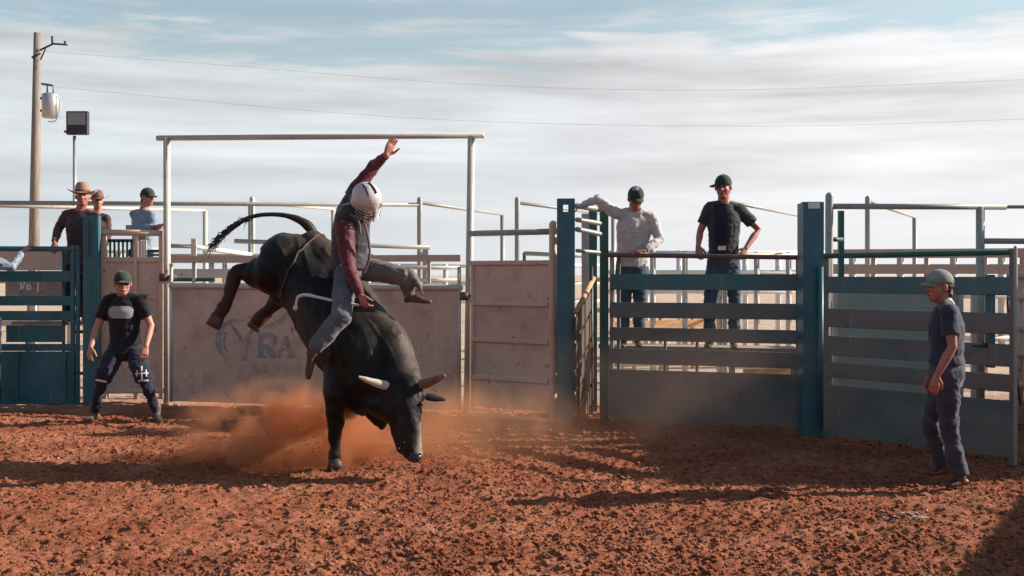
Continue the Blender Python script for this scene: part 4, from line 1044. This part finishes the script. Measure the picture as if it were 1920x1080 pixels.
for s_ in (-1, 1):
    MB().ell(W['head']+fr[0]*s_*.04-fr[2]*.125+fr[1]*.035, fr[0]*.035, fr[1]*.012, fr[2]*.03+fr[0]*s_*.01).build('collar', M['lightshirt'], so, True)
# --- dark tee man
t, ob, so, po, W, fr = person('man in flat-billed dark cap and open grey shirt over a navy tee behind the gate', 12.0, dict(
    head=(1356, 350, -.03), shL=(1331, 389), shR=(1384, 391), elL=(1313, 434, .05), elR=(1422, 430, .08), wrL=(1309, 462, -.1), wrR=(1398, 466, -.1),
    hipL=(1342, 492), hipR=(1371, 492), knL=(1331, 562, -.03), knR=(1378, 564, -.03), anL=(1330, 634), anR=(1376, 640), toeL=(1326, 650, -.14), toeR=(1378, 653, -.14)),
    S=1.06, face=(-.35, -.92, -.1), shirt='charcoal', sleeve='short', pants='jeans_blue', cap='cap_dark', capdir=V(-1, -.55, .02), skin='skin_red',
    hands=((.1, -.25, -1), (-.45, -.4, -.8)), palms=((.2, 1, 0), (-.3, .9, 0)), shirt_amp=.010, torso_w=1.02, hem=.10)
decal('navy_tee', M['navy'], so, so, rect_grid(1340, 382, 1364, 484, 6, 14), .008)
decal('belt_buckle', M['buckle'], t, so, rect_grid(1346, 461, 1361, 469, 4, 3), .016)
# --- cowboy hat man
person('man in tan cowboy hat and dark vest leaning on the teal chute gate', 14.45, dict(
    head=(155, 368, -.05), shL=(126, 402), shR=(174, 403), elL=(109, 430, -.02), elR=(182, 438, .05), wrL=(102, 455, -.28), wrR=(172, 440, -.25),
    hipL=(137, 480), hipR=(161, 480), knL=(131, 540), knR=(160, 540), anL=(130, 596), anR=(160, 596), toeL=(126, 606, -.14), toeR=(162, 606, -.14)),
    S=1.06, face=(.30, -.94, .02), shirt='brownshirt', sleeve='long', pants='navy', cap=None, hat='hat', skin='skin_red',
    hands=((0, -.4, -.9), (0, -.5, -.8)), palms=((0, .9, -.2), (0, .9, -.2)), vox=.010)
VT = [o for o in bpy.data.objects if o.get('label', '').startswith('man in tan cowboy')][0]
decal('vest', M['vest'], VT, [c for c in VT.children if c.name.startswith('shirt')][0], rect_grid(135, 396, 167, 464, 8, 10), .012)
# --- man behind him
person('man in brown hat half hidden behind the man in the cowboy hat', 15.0, dict(
    head=(183, 377, -.05), shL=(166, 408), shR=(200, 408), elL=(160, 440, -.02), elR=(203, 440, .02), wrL=(165, 465, -.1), wrR=(198, 462, -.2),
    hipL=(172, 480), hipR=(192, 480), knL=(172, 535), knR=(192, 535), anL=(172, 585), anR=(192, 585), toeL=(170, 596, -.14), toeR=(194, 596, -.14)),
    S=.85, face=(.5, -.85, 0), shirt='brownshirt', sleeve='long', pants='navy', cap=None, hat='hat_brown', skin='skin', vox=.011)
# --- cap man at the chute
person('man in dark cap and pale blue shirt leaning his forearms on the beige chute', 14.5, dict(
    head=(277, 369, -.03), shL=(252, 401, .05), shR=(285, 404, -.12), elL=(262, 431, -.10), elR=(291, 432, -.2), wrL=(287, 424, -.34), wrR=(300, 423, -.36),
    hipL=(256, 474, .12), hipR=(276, 476, .04), knL=(256, 530, .1), knR=(278, 530, .05), anL=(256, 590, .1), anR=(278, 590, .05), toeL=(262, 604, -.04), toeR=(286, 604, -.09)),
    S=.96, face=(.85, -.5, -.06), shirt='blueshirt', sleeve='long', pants='navy', cap='cap_dark', skin='skin',
    hands=((1, -.1, .05), (.6, .3, .3)), palms=((0, 0, -1), (-.3, 0, -1)), vox=.010)
# --- person cut off by the left edge
person('person in pale blue patterned shirt reaching to the teal gate at the far left edge', 13.5, dict(
    head=(-34, 440, 0), shL=(-56, 482), shR=(-8, 490), elL=(-70, 540), elR=(22, 502, .05), wrL=(-60, 580, -.1), wrR=(44, 470, .35),
    hipL=(-42, 602), hipR=(-12, 602), knL=(-44, 680), knR=(-10, 680), anL=(-44, 752), anR=(-8, 752), toeL=(-44, 766, -.15), toeR=(-4, 768, -.15)),
    S=1.0, face=(.6, .7, 0), shirt='patterned', sleeve='long', pants='navy', cap='cap_dark', skin='skin',
    hands=((0, 0, -1), (.5, .3, .6)), palms=((1, 0, 0), (0, .3, -1)), vox=.011)

# ------------------------------------------------------------------ bull
def pr_(px, py, r, Y):      # point and radius given in photo pixels at depth Y
    return P(px, py, Y), r*Y/F
def chain(mb, L_, n=20, sub=5):
    pts = []; rad = []
    for px, py, r, Y in L_:
        p, q = pr_(px, py, r, Y); pts.append(p); rad.append(q)
    mb.tube(pts, rad, n, round_ends=True, sub=sub)
bz = P(660, 878, 9.4)
bull = thing('bucking_bull', V(P(640, 0, 9.4).x, 9.5, 0), 'black brown bull bucking head down with its hind legs in the air, under the rider', 'bull')
mb = MB()
chain(mb, [(537, 484, 49, 10.2), (560, 500, 60, 10.1), (592, 545, 66, 9.95), (622, 600, 66, 9.75), (655, 640, 74, 9.6), (684, 664, 76, 9.45), (694, 702, 62, 9.35)])
chain(mb, [(585, 462, 30, 10.1), (610, 500, 44, 10.0), (650, 560, 50, 9.8), (700, 618, 40, 9.5)])          # back line
chain(mb, [(700, 622, 42, 9.45), (728, 645, 40, 9.35), (748, 690, 34, 9.2), (766, 718, 27, 9.1)])          # hump and crest
chain(mb, [(690, 700, 66, 9.4), (722, 716, 50, 9.25), (752, 738, 34, 9.1)])                                 # neck
chain(mb, [(655, 735, 34, 9.45), (684, 748, 32, 9.35), (708, 770, 22, 9.25), (716, 790, 12, 9.2)])         # brisket
chain(mb, [(700, 740, 40, 9.3), (735, 762, 30, 9.1), (752, 778, 24, 9.05)])                                 # throat
# head
chain(mb, [(766, 728, 28, 9.05), (766, 756, 28, 9.0), (767, 788, 23, 8.96), (770, 820, 19, 8.93), (773, 843, 18.5, 8.92), (777, 851, 16, 8.92)])
chain(mb, [(744, 768, 24, 9.1), (751, 802, 18, 9.05), (759, 838, 14.5, 9.0)])
chain(mb, [(700, 772, 18, 9.25), (712, 788, 15, 9.22), (716, 796, 9, 9.2)])
chain(mb, [(748, 742, 12, 9.0), (790, 742, 11, 9.0)])                                                        # brow ridge
chain(mb, [(770, 705, 18, 9.1), (770, 722, 22, 9.08)])
# near hind leg
chain(mb, [(535, 490, 52, 10.05), (506, 510, 46, 10.0), (478, 512, 27, 10.0), (455, 508, 14, 10.0)])
chain(mb, [(455, 507, 13.5, 10.0), (441, 512, 12.5, 10.0), (436, 534, 11.5, 10.0), (428, 560, 10, 9.98), (418, 580, 12.5, 9.97), (408, 595, 12.5, 9.96)])
# far hind leg
chain(mb, [(548, 520, 46, 10.3), (530, 548, 30, 10.4), (516, 566, 15, 10.45), (505, 580, 11.5, 10.45), (492, 594, 12, 10.45), (482, 605, 12.5, 10.45)])
# near fore leg
chain(mb, [(650, 700, 46, 9.4), (635, 735, 30, 9.32), (629, 765, 20, 9.3), (630, 793, 15.5, 9.3), (629, 812, 12, 9.3), (628, 838, 8.5, 9.3), (627, 855, 12, 9.3), (627, 865, 11, 9.3)])
# far fore leg folded up
chain(mb, [(680, 722, 42, 9.75), (668, 752, 24, 9.85), (659, 772, 13, 9.9), (651, 778, 9, 10.05), (644, 776, 9, 10.2)])
def bull_disp(p):
    a = mnoise.noise(Vector((p.x*3.2, p.y*3.2, p.z*3.2+4)))*.014 + mnoise.noise(Vector((p.x*9, p.y*9, p.z*9)))*.005
    a += .0025*mnoise.noise(Vector((p.x*60, p.y*60, p.z*30)))
    rid = 1-abs(mnoise.noise(Vector((p.x*7+p.z*2.5, p.y*5, p.z*2.6-p.x*2+9)))*2.2)
    a += .010*max(0, rid)**3
    return a
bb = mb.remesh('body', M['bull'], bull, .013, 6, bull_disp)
back_sunlit = [P(x, y, Y) for x, y, Y in ((520, 440, 10.15), (560, 433, 10.1), (612, 452, 10.0), (660, 510, 9.8), (705, 576, 9.5), (742, 606, 9.35), (766, 655, 9.25), (780, 705, 9.15))]  # brown back coat, lightened to paint the sunlit rim of the crest
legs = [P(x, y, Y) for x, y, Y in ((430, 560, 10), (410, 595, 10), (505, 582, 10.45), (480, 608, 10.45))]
face_sunlit = [P(x, y, Y) for x, y, Y in ((788, 800, 8.95), (789, 825, 8.9), (790, 848, 8.88))]  # pale strip painting sunlight on the right of the face
def segd(p, L_):
    d = 9
    for a, b in zip(L_[:-1], L_[1:]):
        ab = b-a; t_ = max(0, min(1, (p-a).dot(ab)/ab.dot(ab))); d = min(d, (p-(a+ab*t_)).length)
    return d
w0 = WL[bb.name]; at = bb.data.color_attributes.new('coat_and_sun', 'FLOAT_COLOR', 'POINT'); cols = []
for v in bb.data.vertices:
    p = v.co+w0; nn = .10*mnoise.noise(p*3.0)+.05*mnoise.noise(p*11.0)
    d1 = max(0, min(1, 1.25-(segd(p, back_sunlit)+nn)/.17)); d2 = max(0, min(1, 1.6-(min((p-q).length for q in legs)+nn)/.22)); d3 = max(0, min(1, 1.3-(segd(p, face_sunlit)+nn*.4)/.05))
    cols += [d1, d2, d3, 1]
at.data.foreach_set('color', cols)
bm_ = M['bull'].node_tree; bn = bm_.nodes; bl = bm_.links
ca_ = bn.new('ShaderNodeAttribute'); ca_.attribute_name = 'coat_and_sun'; cs_ = bn.new('ShaderNodeSeparateColor'); bl.new(ca_.outputs['Color'], cs_.inputs[0])
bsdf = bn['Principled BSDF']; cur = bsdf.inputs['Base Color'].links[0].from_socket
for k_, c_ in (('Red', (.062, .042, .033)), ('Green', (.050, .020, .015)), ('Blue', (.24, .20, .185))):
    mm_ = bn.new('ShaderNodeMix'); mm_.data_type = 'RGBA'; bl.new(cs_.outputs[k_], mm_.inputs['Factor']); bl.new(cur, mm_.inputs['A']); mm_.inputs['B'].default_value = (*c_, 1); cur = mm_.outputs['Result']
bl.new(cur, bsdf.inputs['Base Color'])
# tail
tl = [(588, 438, 9), (578, 424, 9.5), (560, 412, 7), (535, 404, 4.6), (505, 402, 4.0), (478, 405, 4.0), (455, 414, 4.6), (434, 428, 5.5), (418, 443, 4.5), (410, 456, 2.0)]
tm = MB(); tm.tube([P(x, y, 10.15-.0*i) for i, (x, y, r) in enumerate(tl)], [r*10.15/F for _, _, r in tl], 10, round_ends=True, sub=4)
random.seed(3)
for i in range(90):
    s = random.random()**.7; k = 5+s*4.6; a = int(min(k, 8)); q = k-a
    x = tl[a][0]*(1-q)+tl[min(a+1, 9)][0]*q; y = tl[a][1]*(1-q)+tl[min(a+1, 9)][1]*q
    L_ = random.uniform(12, 30); dx, dy = -L_*random.uniform(.5, .9), L_*random.uniform(.35, .85)
    yy = 10.15+random.uniform(-.04, .04); sp = 3.5
    p0_ = P(x+random.uniform(-sp, sp), y+random.uniform(-sp, sp), yy)
    p2_ = P(x+dx+random.uniform(-4, 4), y+dy+random.uniform(-5, 5), yy+random.uniform(-.08, .08)); p1_ = (p0_+p2_)*.5+V(-.02, 0, .02)
    tm.tube([p0_, p1_, p2_], [.006, .0045, .0012], 5)
tm.build('tail', M['tail'], bull, True)
# horns, ears, eyes, hooves, muzzle
def horn(L_, m): 
    mb = MB(); chain(mb, L_, 14, 6); return mb.build('horn', m, bull, True)
horn([(752, 724, 15, 9.06), (735, 724, 12.5, 9.05), (712, 720, 8.2, 9.0), (690, 713, 5.6, 8.95), (674, 707, 2.6, 8.92)], M['horn'])
horn([(782, 722, 11, 9.02), (798, 719, 9.5, 9.0), (816, 712, 7.5, 8.9), (832, 705, 4.0, 8.82)], M['horn_dark'])
def ear(base, tip, Y0, Y1, w_):
    a, b = P(*base, Y0), P(*tip, Y1); d = (b-a); n = V(0, -1, .25).normalized(); s = d.cross(n).normalized()
    MB().ring([(a, s*w_*.4, n*.014), (a+d*.3, s*w_, n*.016), (a+d*.6, s*w_*.95, n*.012), (a+d*.88, s*w_*.5, n*.008), (b, s*w_*.15, n*.004)], 12, .3).remesh('ear', M['bull'], bull, .006, 2)
ear((748, 736), (704, 733), 9.08, 9.15, .035); ear((790, 742), (837, 750), 9.05, 9.1, .034)
for px, Yy in ((752, 8.93), (789, 8.93)):
    MB().ell(P(px, 757, Yy), V(.022, 0, 0), V(0, .018, 0), V(0, 0, .018), 10, 8).build('eye', M['eye'], bull, True)
mz = MB(); mz.ell(P(778, 856, 8.87), V(.058, 0, 0), V(0, .045, 0), V(0, .01, .042)); mz.remesh('muzzle', M['nose'], bull, .006, 2)
for dx in (-9, 9): MB().ell(P(779+dx, 852, 8.835), V(.012, 0, .004), V(0, .008, 0), V(0, 0, .010), 8, 6).build('nostril', M['eye'], bull, True)
def hoof(c0, c1, Y, r0, r1):
    a, b = P(*c0, Y), P(*c1, Y)
    d = (b-a).normalized(); s = d.cross(V(0, -1, 0)).normalized(); n = d.cross(s)
    for k in (-1, 1):
        off = n*k*r0*.42
        MB().ring([(a+off, s*r0*.85, n*r0*.55), ((a+b)*.5+off, s*r0*1.05, n*r0*.6), (b+off, s*r1*1.1, n*r1*.6)], 14, .15).build('hoof', M['hoof'], bull, True)
hoof((410, 592), (399, 612), 9.96, .062, .062); hoof((483, 603), (474, 616), 10.45, .060, .060)
hoof((627, 860), (629, 879), 9.3, .056, .066); hoof((646, 777), (638, 770), 10.2, .05, .05)
# bull rope round the chest, flank strap
def wrap(px0, py0, px1, py1, Y, dep, r, m, name, label):
    a, b = P(px0, py0, Y), P(px1, py1, Y); c = (a+b)*.5; u = (a-b)*.5; v = V(.35, .94, 0)*dep
    mbx = MB(); pts = [c+u*math.cos(q)+v*math.sin(q) for q in np.linspace(0, 2*math.pi, 41)]
    bv = bvh_of(bb); out_ = []
    for p in pts:
        h = bv.find_nearest(p)
        out_.append(h[0]+h[1]*r*.6)
    mbx.tube(out_, r, 8); o = mbx.build(name, m, None, True); tag(o, label, 'rope'); return o
wrap(600, 440, 548, 572, 10.02, .34, .009, M['hair'], 'flank_strap', 'brown flank strap round the belly of the bull behind the rider')
o = MB().tube([P(672, 572, 9.12), P(640, 567, 9.15), (P(600, 558, 9.3)), P(575, 553, 9.38), P(560, 556, 9.4), P(556, 566, 9.4), P(555, 574, 9.4)], [.010, .011, .013, .015, .015, .012, .012], 8, sub=6, round_ends=True).build('bull_rope', M['rope'], None, True)
MB().ell(P(554, 577, 9.4), V(.022, 0, 0), V(0, .02, 0), V(0, 0, .026), 10, 8).build('bell', M['rope'], o, True)
tag(o, 'white rope tail flying back from the hand of the rider', 'rope')

# ------------------------------------------------------------------ rider
rd = thing('person', P(655, 520, 9.5), 'bull rider in white helmet, dark vest and maroon shirt, one arm thrown high', 'person')
S = 1.0
def Rp(px, py, Y): return P(px, py, Y)
hc = Rp(688, 377, 9.3); hu = V(-.30, -.10, 1).normalized(); r_, f_, u_ = frame((.60, -.50, -.80), hu)
body = MB()
sp = [(655, 505, 9.52, .155, .14), (652, 470, 9.52, .14, .14), (655, 430, 9.5, .16, .15), (662, 400, 9.46, .165, .115), (668, 385, 9.43, .11, .08)]
def rider_secs(extra):
    o_ = []
    lat = V(.35, .94, 0); fw = V(.94, -.35, 0)
    for px, py, Y, w_, d_ in sp: o_.append((Rp(px, py, Y), lat*(w_+extra), fw*(d_+extra)))
    return o_
body.ring(rider_secs(-.015), 18)
body.tube([Rp(668, 392, 9.43), Rp(678, 378, 9.36), hc], [.06, .056, .055], 12, round_ends=True); add_head(body, hc, r_, f_, u_)
nsh, nel, nwr = Rp(645, 425, 9.32), Rp(654, 500, 9.22), Rp(675, 553, 9.1)
fsh, fel, fwr = Rp(658, 370, 9.6), Rp(703, 309, 9.62), Rp(724, 291, 9.42)
body.tube([nsh, nsh.lerp(nel, .5), nel, nwr], [.056, .048, .040, .028], 12, round_ends=True)
body.tube([fsh, fsh.lerp(fel, .5), fel, fwr], [.054, .046, .038, .026], 12, round_ends=True)
add_hand(body, nwr, (.45, -.1, -.9), (.5, .6, .3), 1, 1.05, .75)
add_hand(body, fwr, (.42, .1, 1), (.6, -.7, 0), 1, 1.1, .15, .25)
# legs
nh, nk, na, nt_ = Rp(648, 515, 9.32), Rp(640, 594, 9.08), Rp(590, 652, 9.1), Rp(571, 706, 9.12)
fh, fk, fa, ft = Rp(680, 503, 9.62), Rp(760, 519, 9.5), Rp(768, 551, 9.52), Rp(808, 566, 9.45)
body.tube([nh, nk, na], [.075, .055, .036], 12, round_ends=True); body.tube([fh, fk, fa], [.075, .055, .036], 12, round_ends=True)
rb = body.remesh('body', M['skin_red'], rd, .0065, 2)
sh = MB()
sh.tube([nsh+V(0, 0, .02), nsh.lerp(nel, .5), nel, nel.lerp(nwr, .5), nel.lerp(nwr, .92)], [.085, .080, .064, .054, .042], 14)
sh.tube([fsh, fsh.lerp(fel, .5), fel, fel.lerp(fwr, .5), fel.lerp(fwr, .95)], [.075, .066, .056, .045, .036], 14)
sh.ring(rider_secs(.0), 20, .1)
sh.remesh('shirt', M['maroon'], rd, .008, 3, wrinkle(.009))
vs_ = MB(); o_ = []
for px, py, Y, w_, d_ in [(654, 505, 9.52, .165, .165), (655, 470, 9.52, .16, .165), (658, 432, 9.5, .17, .17), (662, 402, 9.46, .17, .155), (664, 384, 9.44, .12, .11)]:
    o_.append((Rp(px, py, Y), V(.35, .94, 0)*w_, V(.94, -.35, 0)*d_))
vs_.ring(o_, 20, .1); vs_.tube([Rp(650, 430, 9.5), Rp(655, 398, 9.52), Rp(664, 366, 9.58)], [.13, .12, .078], 14, round_ends=True); vo = vs_.remesh('vest', M['vest'], rd, .009, 3, wrinkle(.006))
MB().tube([Rp(684, 420, 9.22), Rp(692, 455, 9.23), Rp(692, 485, 9.27), Rp(682, 512, 9.32)], [.010, .012, .012, .010], 8, sub=4).build('vest_piping', M['chaps'], vo, True)
MB().tube([Rp(658, 402, 9.26), Rp(672, 415, 9.2), Rp(676, 440, 9.19)], [.010, .011, .008], 8, sub=4).build('vest_piping', M['chaps'], vo, True)
pn = MB(); pn.ring([(Rp(657, 520, 9.52), V(.35, .94, 0)*.15, V(.94, -.35, 0)*.125), (Rp(656, 500, 9.52), V(.35, .94, 0)*.155, V(.94, -.35, 0)*.125), (Rp(655, 490, 9.52), V(.35, .94, 0)*.145, V(.94, -.35, 0)*.12)], 18, .4)
pn.tube([nh, nh.lerp(nk, .5), nk, nk.lerp(na, .5), nk.lerp(na, .96)], [.10, .100, .088, .080, .068], 16, round_ends=True)
pn.remesh('trousers', M['jeans_grey'], rd, .009, 3, wrinkle(.011, (6, 6, 12)))
pn = MB(); pn.tube([fh, fh.lerp(fk, .5), fk, fk.lerp(fa, .5), fk.lerp(fa, .85)], [.105, .10, .088, .068, .058], 16, round_ends=True)
pn.tube([Rp(765, 512, 9.5), Rp(783, 532, 9.47), Rp(793, 552, 9.46)], [.06, .035, .012], 10, round_ends=True)
pn.remesh('trouser_leg', M['chaps'], rd, .009, 3, wrinkle(.012, (8, 8, 10)))
def boot(a, q, upv):
    d = (q-a).normalized(); sd = d.cross(upv).normalized(); up_ = sd.cross(d).normalized()
    b_ = MB(); b_.tube([a+upv*.16, a+upv*.05, a-upv*.02], [.052, .046, .045], 12, round_ends=True)
    hl = a-d*.04-upv*.055
    b_.ring([(hl, sd*.034, up_*.03), (hl.lerp(q, .35)+up_*.01, sd*.036, up_*.040), (hl.lerp(q, .7), sd*.043, up_*.026), (q, sd*.026, up_*.016)], 14, .6)
    b_.tube([hl, hl-up_*.035], [.03, .027], 10)
    return b_.remesh('boot', M['boot'], rd, .007, 2)
boot(na.lerp(nt_, .12), nt_+V(.03, 0, -.02), (nk-na).normalized()*.7+V(0, .3, .4)); boot(fa, ft, (fk-fa).normalized())
# helmet with face cage
hm = MB(); hm.ell(hc+u_*.035-f_*.012, r_*.126, f_*.146, u_*.132, 24, 14); hm.ell(hc-u_*.035-f_*.05, r_*.120, f_*.095, u_*.098, 20, 12)
hmo = hm.remesh('helmet', M['helmet'], rd, .008, 3)
for s_ in (-.5, .5):
    MB().tube([hc+u_*.16+r_*s_*.06-f_*.06, hc+u_*.168+r_*s_*.07+f_*.0, hc+u_*.15+r_*s_*.08+f_*.06], .008, 8, round_ends=True, sub=3).build('vent_ridge', M['vest'], hmo, True)
cg = MB()
for k in range(4):
    z = .0-.035*k
    cg.tube([hc+r_*math.sin(a)*.118+f_*(math.cos(a)*.150-.005)+u_*z for a in np.linspace(-1.45, 1.45, 13)], .005, 6)
for a in (-.7, 0, .7):
    cg.tube([hc+r_*math.sin(a)*.120+f_*(math.cos(a)*.152-.005)+u_*z for z in (.06, -.02, -.115)], .005, 6)
cg.build('face_cage', M['galv'], rd, True)
MB().tube([hc+r_*math.sin(a)*.075+f_*(math.cos(a)*.105-.005)-u_*.115 for a in np.linspace(-1.6, 1.6, 11)], .02, 8).build('chin_guard', M['maroon'], rd, True)
MB().tube([nwr+(nwr-nel).normalized()*-.05, nwr+(nwr-nel).normalized()*.005], [.043, .040], 12).build('glove_cuff', M['maroon'], rd, True)

# ------------------------------------------------------------------ airborne dust
def dust(name, label, c, scale, dens, col, nscale, seed):
    bm = bmesh.new(); bmesh.ops.create_icosphere(bm, subdivisions=3, radius=1.0)
    me = bpy.data.meshes.new(name); bm.to_mesh(me); bm.free()
    o = bpy.data.objects.new(name, me); COL.objects.link(o); o.location = c; o.scale = scale
    m = bpy.data.materials.new('floating_dust'); m.use_nodes = True; n = m.node_tree.nodes; l = m.node_tree.links
    n.remove(n['Principled BSDF'])
    pv = n.new('ShaderNodeVolumePrincipled'); pv.inputs['Color'].default_value = (*col, 1); pv.inputs['Anisotropy'].default_value = .35
    l.new(pv.outputs[0], n['Material Output'].inputs['Volume'])
    t = n.new('ShaderNodeTexCoord'); ln_ = n.new('ShaderNodeVectorMath'); ln_.operation = 'LENGTH'; l.new(t.outputs['Object'], ln_.inputs[0])
    fo = n.new('ShaderNodeMapRange'); fo.interpolation_type = 'SMOOTHSTEP'; fo.inputs['From Min'].default_value = .98; fo.inputs['From Max'].default_value = .15; l.new(ln_.outputs['Value'], fo.inputs['Value'])
    mp = n.new('ShaderNodeMapping'); mp.inputs['Location'].default_value = (seed, seed*.3, 0); mp.inputs['Scale'].default_value = scale; l.new(t.outputs['Object'], mp.inputs[0])
    nz = n.new('ShaderNodeTexNoise'); nz.inputs['Scale'].default_value = nscale; nz.inputs['Detail'].default_value = 5; nz.inputs['Distortion'].default_value = .6; l.new(mp.outputs[0], nz.inputs['Vector'])
    nr = n.new('ShaderNodeMapRange'); nr.inputs['From Min'].default_value = .42; nr.inputs['From Max'].default_value = .70; l.new(nz.outputs['Fac'], nr.inputs['Value'])
    mu = n.new('ShaderNodeMath'); mu.operation = 'MULTIPLY'; l.new(fo.outputs[0], mu.inputs[0]); l.new(nr.outputs[0], mu.inputs[1])
    m2 = n.new('ShaderNodeMath'); m2.operation = 'MULTIPLY'; l.new(mu.outputs[0], m2.inputs[0]); m2.inputs[1].default_value = dens; l.new(m2.outputs[0], pv.inputs['Density'])
    me.materials.append(m); tag(o, label, 'dust', kind='stuff'); WL[o.name] = V(*c)
dust('dust_cloud', 'thick orange dust kicked up behind the front hoof of the bull', (-2.05, 9.9, .20), (1.4, .85, .64), 12.0, (.95, .47, .25), 3.2, 2.0)
dust('dust_cloud', 'thin orange dust drifting below and right of the head of the bull', (-.5, 10.0, .22), (1.9, 1.0, .6), 2.4, (.92, .50, .28), 1.8, 5.0)
dust('dust_haze', 'faint brown dust hanging in front of the slatted gates', (2.0, 10.6, .35), (3.2, 1.3, 1.1), .38, (.80, .52, .40), 1.0, 9.0)
def flying():
    mb = MB()
    for i in range(120):
        a = random.random(); c = P(628, 868, 9.35) if i < 75 else P(786, 862, 8.95)
        dx = -random.expovariate(1.6)*.5 if i < 75 else random.uniform(-.2, .45)
        p = c+V(dx+random.uniform(-.08, .08), random.uniform(-.35, .35), abs(random.gauss(0, .16))+.01); r = random.uniform(.003, .008)
        mb.ell(p, V(r*1.2, 0, r*.3), V(0, r, 0), V(-r*.2, 0, r*.8), 6, 4)
    o = mb.build('flying_dirt', GM); tag(o, 'specks of red dirt thrown up by the hoof and muzzle of the bull', 'dirt', kind='stuff')
flying()
sc.cycles.volume_step_rate = 1.0
sc.cycles.volume_bounces = 2
